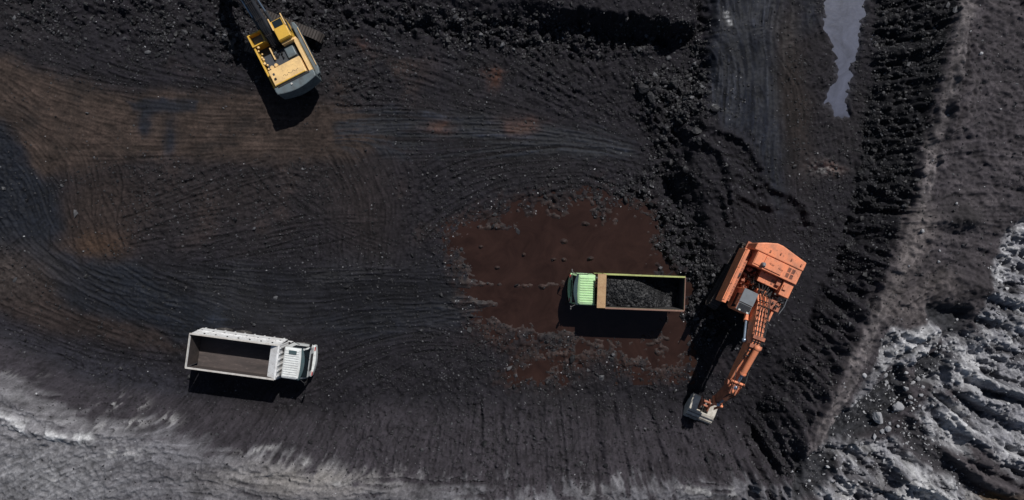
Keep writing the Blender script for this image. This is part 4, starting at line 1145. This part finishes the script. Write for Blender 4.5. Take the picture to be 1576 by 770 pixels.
# oily machinery bays in front of the engine
mc = MB(); rr_ = random.Random(5)
for i in range(46):
    x = rr_.uniform(-.38, 1.1); y = rr_.uniform(-1.45, -.66); z = rr_.uniform(1.5, 2.35)
    mc.box(x - rr_.uniform(.04, .12), x + rr_.uniform(.04, .12), y - rr_.uniform(.04, .10), y + rr_.uniform(.04, .10), 1.45, z)
mc.build('valve_block', OD, T, .008)
hs = MB()
for i in range(26):
    x = rr_.uniform(-.3, .9); y = rr_.uniform(-1.3, -.3); L = rr_.uniform(.3, .8)
    a = rr_.uniform(0, 3.1)
    hs.tube([(x, y, 2.2), (x + .5 * L * math.cos(a), y + .5 * L * math.sin(a) * .5, 2.55 + rr_.uniform(-.1, .15)), (x + L * math.cos(a), y + L * math.sin(a) * .5, 2.2)], .028, 6)
hs.build('hose', MT['hose'], T)
sw = MB()
for i in range(16):
    x = rr_.uniform(.25, 1.05); y = rr_.uniform(-.55, .75)
    sw.tube([(x, y, 1.6), (x + .1, y * .8, 2.75 + rr_.uniform(-.2, .2)), (x + .55, y * .45, 2.9)], .035, 6)
sw.box(.36, .95, -.55, .80, 1.48, 2.2)
sw.build('boom_hoses', MT['hose'], T)
# catwalk along the cab side: wide light top strip and inner darker step
MB().box(-1.30, 2.62, -2.26, -1.93, 1.40, 2.72).build('side_box', OR, T, .02)
MB().box(-1.34, 2.40, -1.925, -1.64, 1.48, 2.30).build('catwalk', OD, T, .01)
tr_ = MB()
for i in range(16): tr_.box(-1.2 + i * .225, -1.16 + i * .225, -1.91, -1.66, 2.302, 2.325)
tr_.build('tread_plate', OR, T)
MB().box(.35, .62, -1.90, -1.70, 2.33, 2.42).build('tool_hatch', MT['black'], T)
rail(T, Matrix(), [(-1.2, -2.24, 2.72), (.1, -2.24, 2.72), (1.3, -2.24, 2.72), (2.5, -2.24, 2.72)], .55, OR)
# cab
cab = MB().prism([(1.22, 1.48), (2.62, 1.48), (2.78, 2.0), (2.72, 3.45), (1.22, 3.45)], -1.42, -.44, 'y').build('cab', OR, T, .04)
MB().box(1.22, 2.16, -1.42, -.44, 3.452, 3.50).build('cab_roof', MT['bluegrey'], cab, .015)
MB().box(2.20, 2.72, -1.40, -.46, 3.452, 3.478).build('roof_window', MT['bluegrey'], cab)
rg = MB()
for k in range(6): rg.box(2.24 + k * .08, 2.275 + k * .08, -1.36, -.50, 3.49, 3.52)
rg.build('roof_guard', MT['black'], cab)
MB().box(2.13, 2.165, -1.32, -.52, 3.452, 3.52).build('roof_bar', MT['black'], cab)
MB().prism([(1.62, 2.45), (2.66, 2.45), (2.58, 3.30), (1.62, 3.30)], -1.432, -1.424, 'y').build('side_window', MT['glass'], cab)
MB().prism([(1.62, 2.45), (2.66, 2.45), (2.58, 3.30), (1.62, 3.30)], -.436, -.428, 'y').build('side_window', MT['glass'], cab)
MB().add([(2.745, -1.26, 2.45), (2.745, -.58, 2.45), (2.655, -.58, 3.32), (2.655, -1.26, 3.32), (2.76, -1.26, 2.45), (2.76, -.58, 2.45), (2.67, -.58, 3.32), (2.67, -1.26, 3.32)],
         [(0, 1, 2, 3), (4, 5, 6, 7), (0, 1, 5, 4), (2, 3, 7, 6), (0, 3, 7, 4), (1, 2, 6, 5)]).build('windscreen', MT['glass'], cab)
lm = MB()
for yy in (-1.2, -.64): lm.box(2.62, 2.72, yy - .07, yy + .07, 3.48, 3.60)
lm.build('work_lamp', MT['lamp'], cab)
# steps and grey box on the other side of the boom
MB().box(1.05, 1.70, .62, 1.60, 1.48, 2.55).build('control_box', OD, T, .02)
gm = MB()
for i in range(22):
    x = rr_.uniform(.72, 1.5); y = rr_.uniform(.78, 1.75)
    gm.cyl((x, y, 2.5), (x + rr_.uniform(-.1, .1), y + rr_.uniform(-.1, .1), 2.5 + rr_.uniform(.1, .35)), rr_.uniform(.03, .07), seg=7)
gm.build('fittings', MT['black'], T)
MB().box(1.78, 2.46, .58, 1.22, 1.9, 2.02).build('grey_platform', MT['bluegrey'], T, .01)
MB().box(1.74, 2.50, 1.23, 1.38, 1.5, 2.40).build('ladder_post', OR, T, .01)
rail(T, Matrix(), [(.7, 1.70, 1.5), (1.2, 1.74, 1.5), (1.75, 1.62, 1.5)], 1.25, MT['bluegrey'])
# boom, arm, linkage (slightly slewed)
Mb = Matrix.Rotation(math.radians(4.0), 4, 'Z')
bm_ = MB(Mb)
sp = [(.75, 1.75, .72, 2.35, .36), (2.2, 2.65, 1.95, 3.65, .38), (3.9, 3.55, 3.75, 4.65, .38), (4.9, 3.55, 5.05, 4.55, .36), (6.3, 3.15, 6.45, 3.95, .33), (7.45, 3.0, 7.6, 3.45, .30)]
boom = boxbeam(bm_, sp, 0).build('boom', OR, T, .04)
pt = MB(Mb)
for y0_, c_ in ((-.20, 0), (-.02, 0), (.16, 0)):
    pt.tube([(1.1, y0_, 2.9), (2.1, y0_, 3.85), (3.75, y0_, 4.80), (4.9, y0_ * 1.2, 4.74), (5.3, y0_ * 1.3, 4.60)], .045, 8)
pt.build('pipe', OR, boom)
h2 = MB(Mb)
for i, y0_ in enumerate((-.30, -.12, .08, .26, .34)):
    h2.tube([(.8, y0_, 2.3), (1.2, y0_ * 1.2, 3.35), (1.9, y0_ * .9, 3.95), (2.8, y0_ * 1.1, 4.45), (3.9, y0_, 4.86), (4.7, y0_ * 1.2, 4.86), (5.4, y0_ * 1.35, 4.55)], .028, 6)
for k in np.linspace(1.5, 5.2, 12):
    zz = np.interp(k, [1.5, 3.75, 4.9, 5.3], [3.40, 4.78, 4.72, 4.58]); h2.box(k - .03, k + .03, -.36, .36, zz + .02, zz + .10)
h2.build('hose', MT['hose'], boom)
brk = MB(Mb)
for k in (3.9, 4.5): brk.box(k - .12, k + .12, -.40, .40, 4.50, 4.95)
brk.build('pipe_clamp', OD, boom, .01)
for s_ in (-1, 1): ram(T, Mb, (1.15, s_ * .58, 1.75), (4.35, s_ * .50, 3.95), .155, .62, OR)
ram(T, Mb, (4.55, .08, 5.05), (7.45, .02, 4.05), .19, .66, OR)
arm = MB(Mb)
boxbeam(arm, [(7.0, 3.35, 7.15, 4.25, .22), (7.55, 2.85, 7.95, 4.1, .25), (8.35, 1.95, 8.85, 2.55, .22), (8.9, 1.15, 9.25, 1.45, .17)], 0)
for s_ in (-1, 1):
    arm.prism([(6.9, 3.2), (7.4, 2.75), (7.9, 3.2), (7.85, 4.15), (7.3, 4.4)], s_ * .30 - .03, s_ * .30 + .03, 'y')
    arm.cyl((7.35, s_ * .25, 3.55), (7.35, s_ * .48, 3.55), .20, seg=14)
armo = arm.build('arm', OD, T, .025)
MB(Mb).cyl((7.45, -.42, 4.05), (7.45, .42, 4.05), .12, seg=12).cyl((7.1, -.46, 4.28), (7.1, .46, 4.28), .09, seg=10).build('pin', OR, armo)
ram(T, Mb, (7.75, 0, 4.12), (9.05, 0, 2.35), .14, .55, OR)
lk = MB(Mb)
for s_ in (-1, 1):
    lk.bar((8.75, s_ * .26, 1.75), (9.10, s_ * .26, 2.35), .05, .22)
    lk.bar((9.10, s_ * .22, 2.35), (9.55, s_ * .22, 1.30), .05, .18)
for (a, b) in ((8.75, 1.75), (9.10, 2.35)): lk.cyl((a, -.33, b), (a, .33, b), .09, seg=12)
lk.build('bucket_link', OR, T, .01)
pp = MB(Mb)
for s_ in (-.22, .0, .22): pp.tube([(5.3, s_ * 1.2, 4.5), (6.2, s_ * 1.9, 4.25), (7.0, s_ * 1.7, 4.55), (7.9, s_ * .9, 4.35), (8.4, s_ * .8, 3.3)], .026, 6)
pp.build('hose', MT['hose'], T)
# bucket
zb = gz(*(T.matrix_world @ Vector((0,0,0))).xy) * 0
Tr = Matrix.Translation(O) @ Matrix.Rotation(math.radians(245), 4, 'Z')
bw = Tr @ Vector((10.0, .5, 0)); zg = gz(bw.x, bw.y) - O.z
Mk = Matrix.Translation((10.15, .80, zg + .12)) @ Matrix.Rotation(math.radians(3), 4, 'Z')
bk = MB(Mk)
side = [(-.95, .70), (-.90, .98), (.05, 1.06), (.55, .95), (.86, .45), (.72, .02), (.15, -.02), (-.35, .25)]
for s_ in (-1, 1):
    bk.prism(side, s_ * .99, s_ * .40, 'y')
outer = [(.10, 1.10), (.55, .95), (.88, .45), (.74, .0), (.1, -.04), (.1, .12), (.50, .16), (.62, .48), (.40, .78), (.08, .92)]
bk.prism(outer, -.97, .97, 'y')
bucket = bk.build('bucket', MT['bucket'], T, .03)
li = MB(Mk).box(.30, .36, -.985, .985, 1.03, 1.10).box(.60, .645, -.985, .985, .90, .96)
li.build('lip', MT['steel'], bucket, .01)
th_ = MB(Mk)
for i in range(5):
    yy = -.80 + i * .40
    th_.prism([(-.35, .10), (-.75, .0), (-.35, -.02)], yy - .07, yy + .07, 'y')
th_.box(-.4, .2, -.95, .95, -.03, .06)
th_.build('tooth', MT['steel'], bucket)
er = MB(Mk)
for s_ in (-1, 1): er.prism([(-.95, .70), (-.60, 1.35), (-.1, 1.10), (-.2, .6)], s_ * .30 - .04, s_ * .30 + .04, 'y')
er.cyl((-.72, -.38, .95), (-.72, .38, .95), .09, seg=12).cyl((-.45, -.36, 1.15), (-.45, .36, 1.15), .08, seg=12)
er.build('hinge_bracket', OD, bucket, .01)

# ============ yellow excavator at the top edge
Oy = Vector((-16.4, 14.6, 0)); Oy.z = gz(Oy.x, Oy.y) - .05
Q = thing('excavator', 'yellow crawler excavator with slate grey counterweight at the top edge of the pit', 'excavator', Oy, 117)
Mq = Matrix.Rotation(math.radians(-22 - 117), 4, 'Z') @ Matrix.Translation((-0.15, .30, 0))
for yy in (-1.30, 1.30): track(Q, Mq, yy, 4.8, .66, 1.0, MT['pad'])
MB(Mq).box(-1.2, 1.2, -1.0, 1.0, .42, .90).build('undercarriage', MT['black'], Q, .03)
MB().cyl((-.6, .1, .88), (-.6, .1, 1.15), .85, seg=28).build('turntable', MT['black'], Q)
YL, YD, SG = MT['yellow'], MT['yellowD'], MT['slate']
MB().prism([(-3.1, -1.45), (.6, -1.45), (.9, -1.2), (.9, -.2), (-.2, -.2), (-.2, .55), (1.1, .55), (1.1, 1.62), (-3.1, 1.62)], 1.15, 1.40, 'z').build('deck', MT['slateD'], Q, .01)
MB().box(-1.78, -.62, -.98, 1.40, 1.40, 2.18).build('machinery_deck', MT['slateD'], Q, .03)
ec = MB().box(-3.02, -1.84, -.98, 1.42, 1.40, 2.72).build('engine_cover', YL, Q, .035)
MB().box(-3.0, -2.93, -.9, 1.35, 2.722, 2.76).build('cover_lip', YD, ec, .01)
cwy = [(-3.03, -1.40), (-3.03, 1.60), (-3.30, 1.62)]
for i in range(11):
    t = i / 10; y = 1.58 - 2.96 * t
    cwy.append((-3.50 - .26 * math.sin(math.pi * t) - .05, y))
cwy.append((-3.28, -1.42))
cwy_o = MB().prism(cwy, 1.05, 2.60, 'z').build('counterweight', SG, Q, .07)
MB().prism([(-3.04 , -1.1), (-3.04, 1.3), (-3.16, 1.3), (-3.16, -1.1)], 2.601, 2.635, 'z').build('top_strip', MT['black'], cwy_o)
MB().cyl((-3.32, .35, 2.6), (-3.32, .35, 2.68), .07, seg=10).build('lifting_eye', MT['rimwhite'], cwy_o)
# dark hand-written maker's mark on the cover (illegible at this distance)
sc = MB()
pts = []
for i in range(34):
    t = i / 33; yy = .62 - 1.15 * t
    pts.append((-2.62 + .06 * math.sin(t * 21) * (1.2 - .6 * t), yy, 2.727))
for a, b in zip(pts[:-1], pts[1:]):
    if int(a[1] * 37) % 5 != 0: sc.bar(a, b, .022, .006)
sc.build('script_mark', MT['slateD'], ec)
MB().box(-2.30, -2.14, 1.08, 1.22, 2.722, 2.735).build('warning_plate', MT['slateD'], ec)
MB().box(-2.62, -2.50, 1.10, 1.24, 2.722, 2.80).build('exhaust_cap', MT['black'], ec)
# cab side: yellow cab and grey rounded walkway outside it
cy = MB().prism([(-.50, 1.40), (.95, 1.40), (1.12, 1.9), (.95, 3.05), (-.50, 3.05)], -1.20, -.26, 'y').build('cab', YD, Q, .05)
MB().box(.42, .90, -1.06, -.40, 3.052, 3.075).build('roof_window', MT['glass'], cy)
cr_ = MB().box(-.45, .38, -1.16, -.30, 3.052, 3.10)
cr_.build('cab_roof', YD, cy, .02)
for yy in (-1.19, -.27): MB().box(.30, 1.18, yy - .035, yy + .035, 3.0, 3.13).build('roof_rail', YL, cy, .01)
MB().add([(1.10, -1.12, 2.0), (1.10, -.34, 2.0), (.985, -.34, 2.92), (.985, -1.12, 2.92), (1.12, -1.12, 2.0), (1.12, -.34, 2.0), (1.0, -.34, 2.92), (1.0, -1.12, 2.92)],
         [(0, 1, 2, 3), (4, 5, 6, 7), (0, 1, 5, 4), (2, 3, 7, 6), (0, 3, 7, 4), (1, 2, 6, 5)]).build('windscreen', MT['glass'], cy)
for s_, yy in ((-1, -1.205), (1, -.255)): MB().box(.0, .9, yy - .004, yy + .004, 2.1, 2.85).build('side_window', MT['glass'], cy)
MB().box(-.66, -.53, -1.18, -.30, 1.40, 2.72).build('cab_back_plate', YL, Q, .01)
wk = [(.55, -1.37), (.78, -1.45), (.70, -1.62), (.30, -1.72), (-2.9, -1.72), (-3.30, -1.62), (-3.35, -1.38), (-.5, -1.37)]
MB().prism(wk, 1.65, 2.02, 'z').build('side_walkway', SG, Q, .05)
MB().box(-3.02, -.45, -1.34, -1.10, 1.40, 2.50).build('side_cover', YL, Q, .03)
MB().box(-1.55, -.75, -.85, -.2, 2.18, 2.34).build('tank', SG, Q, .06)
# far side: narrow yellow sill, step frame and fittings
MB().box(-3.02, .2, 1.56, 1.68, 1.40, 2.26).build('side_sill', YD, Q, .02)
fr = MB()
for a in ((.22, 1.12, 1.58, 1.68), (.22, 1.12, .66, .74), (1.04, 1.12, .742, 1.578), (.22, .30, .742, 1.578)): fr.box(a[0], a[1], a[2], a[3], 1.40, 2.40)
fr.build('step_frame', YD, Q, .01)
MB().box(.31, 1.03, .75, 1.57, 1.5, 1.9).build('tool_box', SG, Q, .01)
ft = MB()
for i in range(9):
    ft.ball((-1.75 + i * .23 + rr_.uniform(-.05, .05), 1.38 + rr_.uniform(-.08, .10), 2.22), rr_.uniform(.06, .12), 6)
ft.cyl((-1.62, 1.10, 2.1), (-1.62, 1.10, 2.42), .14, seg=12).cyl((-1.58, .78, 2.1), (-1.58, .78, 2.40), .12, seg=12)
ft.build('filter', YL, Q)
MB().box(-1.2, -.3, .62, .70, 2.18, 2.36).build('guard_plate', YL, Q, .01)
hy = MB()
for i in range(34):
    x = rr_.uniform(-1.2, -.2); y = rr_.uniform(-.3, .65)
    hy.tube([(x, y, 1.6), (x + rr_.uniform(-.2, .2), y, 2.2 + rr_.uniform(-.1, .25)), (x + rr_.uniform(.2, .5), y + rr_.uniform(-.2, .2), 2.0)], .03, 6)
hy.box(-1.2, -.1, -.2, .6, 1.4, 1.8)
hy.build('hose', MT['hose'], Q)
rail(Q, Matrix(), [(-2.7, -1.68, 2.02), (-1.6, -1.68, 2.02), (-.5, -1.68, 2.02), (.2, -1.68, 2.02)], .06, YL)
# slate boom running out over the top edge, arm and bucket beyond it
My = Matrix.Translation((0, .18, 0))
b2_ = MB(My)
boxbeam(b2_, [(-.35, 1.5, -.4, 2.1, .27), (1.0, 2.3, .75, 3.1, .28), (2.6, 3.35, 2.4, 4.25, .27), (3.6, 3.75, 3.7, 4.6, .27), (5.4, 3.5, 5.5, 4.1, .25), (6.2, 3.3, 6.3, 3.7, .22)], 0)
bo = b2_.build('boom', MT['darkboom'], Q, .03)
b3 = MB(My)
for y0_ in (-.20, -.07, .05, .17): b3.tube([(-.4, y0_, 2.2), (.7, y0_, 3.20), (2.4, y0_, 4.34), (3.6, y0_, 4.72), (4.3, y0_, 4.6)], .03, 6)
for k in np.linspace(.3, 3.2, 4):
    zz = np.interp(k, [-.4, .7, 2.4, 3.6], [2.2, 3.15, 4.3, 4.68]); b3.box(k - .02, k + .02, -.26, .26, zz, zz + .06)
b3.build('pipe', MT['black'], bo)
for s_ in (-1, 1): ram(Q, My, (.35, s_ * .50, 1.5), (3.0, s_ * .46, 3.6), .12, .6, MT['slateD'])
ram(Q, My, (3.2, 0, 4.95), (6.0, 0, 4.4), .14, .6, MT['slateD'])
ay = MB(My)
boxbeam(ay, [(5.7, 3.5, 5.8, 4.5, .2), (6.3, 3.0, 6.7, 4.2, .24), (7.4, 1.9, 7.7, 2.3, .2), (8.1, .9, 8.35, 1.15, .16)], 0)
ay.build('arm', MT['slateD'], Q, .02)
ram(Q, My, (6.5, 0, 4.2), (7.95, 0, 2.2), .11, .55, MT['slateD'])
wy = Matrix.Translation(Oy) @ Matrix.Rotation(math.radians(117), 4, 'Z') @ Vector((8.6, .18, 0))
zgy = gz(wy.x, wy.y) - Oy.z
Mz = Matrix.Translation((8.55, .18, max(zgy, -.2) + .02))
bz = MB(Mz)
for s_ in (-1, 1): bz.prism(side, s_ * .85, s_ * .80, 'y')
bz.prism(outer, -.80, .80, 'y')
bzo = bz.build('bucket', MT['steel'], Q, .02)
MB(Mz).box(-.5, -.1, -.3, -.22, .7, 1.25).box(-.5, -.1, .22, .3, .7, 1.25).build('hinge_bracket', MT['slateD'], bzo)

# ---------------------------------------------------------------- boulders, one by one
CG = 'pale boulders around the dark gully'
for u, v, s_, lb in [(1330, 578, .42, 'pale pinkish boulder alone on the west lip of the dark gully'),
        (1362, 578, .42, 'upper of two touching pale boulders at the head of the dark gully'),
        (1364, 588, .36, 'lower of two touching pale boulders at the head of the dark gully'),
        (1387, 628, .80, 'largest pale boulder on the east side of the dark gully'),
        (1352, 643, .85, 'whitish rounded boulder at the south end of the dark gully')]:
    boulder('boulder', lb, 'boulder', u, v, s_, int(u + v), clayM, CG, .7)
SM = [('small pale boulder in the loose row along the east rim of the dark gully', [(1394,574,.34),(1405,590,.30),(1394,598,.36),(1412,583,.42),(1420,596,.34),(1417,608,.30),(1402,612,.32),(1392,616,.26)]),
      ('small pale boulder on the dark floor between the two white clay patches', [(1440,595,.22),(1446,574,.24),(1430,568,.18)]),
      ('small pale boulder at the north edge of the dark floor between white clay patches', [(1451,548,.26),(1458,536,.3),(1453,533,.22)]),
      ('pale boulder in the pile just below the whitish rounded boulder', [(1366,660,.42),(1357,664,.34),(1346,672,.36)]),
      ('small pale boulder on dark soil right of the whitish rounded boulder', [(1369,652,.24),(1382,656,.22),(1395,683,.24)]),
      ('small pale boulder in the dark hollow where the light track ends', [(1285,706,.22),(1275,719,.26),(1272,733,.18),(1288,722,.14)]),
      ('small pale boulder amid gravel north of the long white clay ridges', [(1420,628,.26),(1436,624,.24),(1444,622,.26)])]
k_ = 300
for lb, L_ in SM:
    for (u, v, s_) in L_:
        k_ += 1; boulder('boulder', lb, 'boulder', u, v, s_, k_, clayM, lb.replace('boulder', 'boulders'))
for i, (u, v, s_, lb) in enumerate([(1275, 756, .3, 'pale boulder nearest the bottom edge below the end of the light track'), (1472,313,.24,'small white stone in the dark hollow right of the light track'), (1420,356,.30,'white stone on the light track where it narrows'),
        (1445,403,.2,'pale stone on the dusty mound below the dark hollow'),(1510,82,.3,'pale stone beside the light track near the top right')]):
    boulder('boulder', lb, 'stone', u, v, s_, 400 + i, clayM, None)
for i, (u, v, s_, lb) in enumerate([(1072,202,.75,'flat grey slab of coal at the west end of the curved spoil ridges'),(1055,260,.70,'grey coal block above the dark dug hole'),(1100,167,.55,'pale topped block on the rubble ridge'),
        (990,136,.80,'large black block at the top of the rubble between the bench and the pit floor'),(1002,150,.65,'black block just below the largest rubble block'),(1037,128,.5,'square black block right of the largest rubble block'),
        (963,308,.42,'round coal lump at the upper right edge of the muddy puddle'),(1075,216,.6,'dark block just below the flat grey coal slab')]):
    boulder('coal_block', lb, 'coal block', u, v, s_, 500 + i, coalM, None)
rs = np.random.RandomState(77)
zones = [('black coal block in the rubble above the dark dug hole', 985, 1085, 165, 250, 14), ('black coal block at the top of the rubble band near the north trench', 985, 1085, 100, 160, 9),
         ('black coal block in the rubble directly right of the muddy puddle', 1012, 1085, 330, 400, 12), ('black coal block between the loaded green truck and the orange excavator', 1064, 1100, 405, 470, 7)]
for lb, u0, u1, v0_, v1_, n in zones:
    for i in range(n):
        boulder('coal_block', lb, 'coal block', rs.uniform(u0, u1), rs.uniform(v0_, v1_), rs.uniform(.22, .46), 600 + i + int(v0_), coalM, lb.replace('block', 'blocks'))
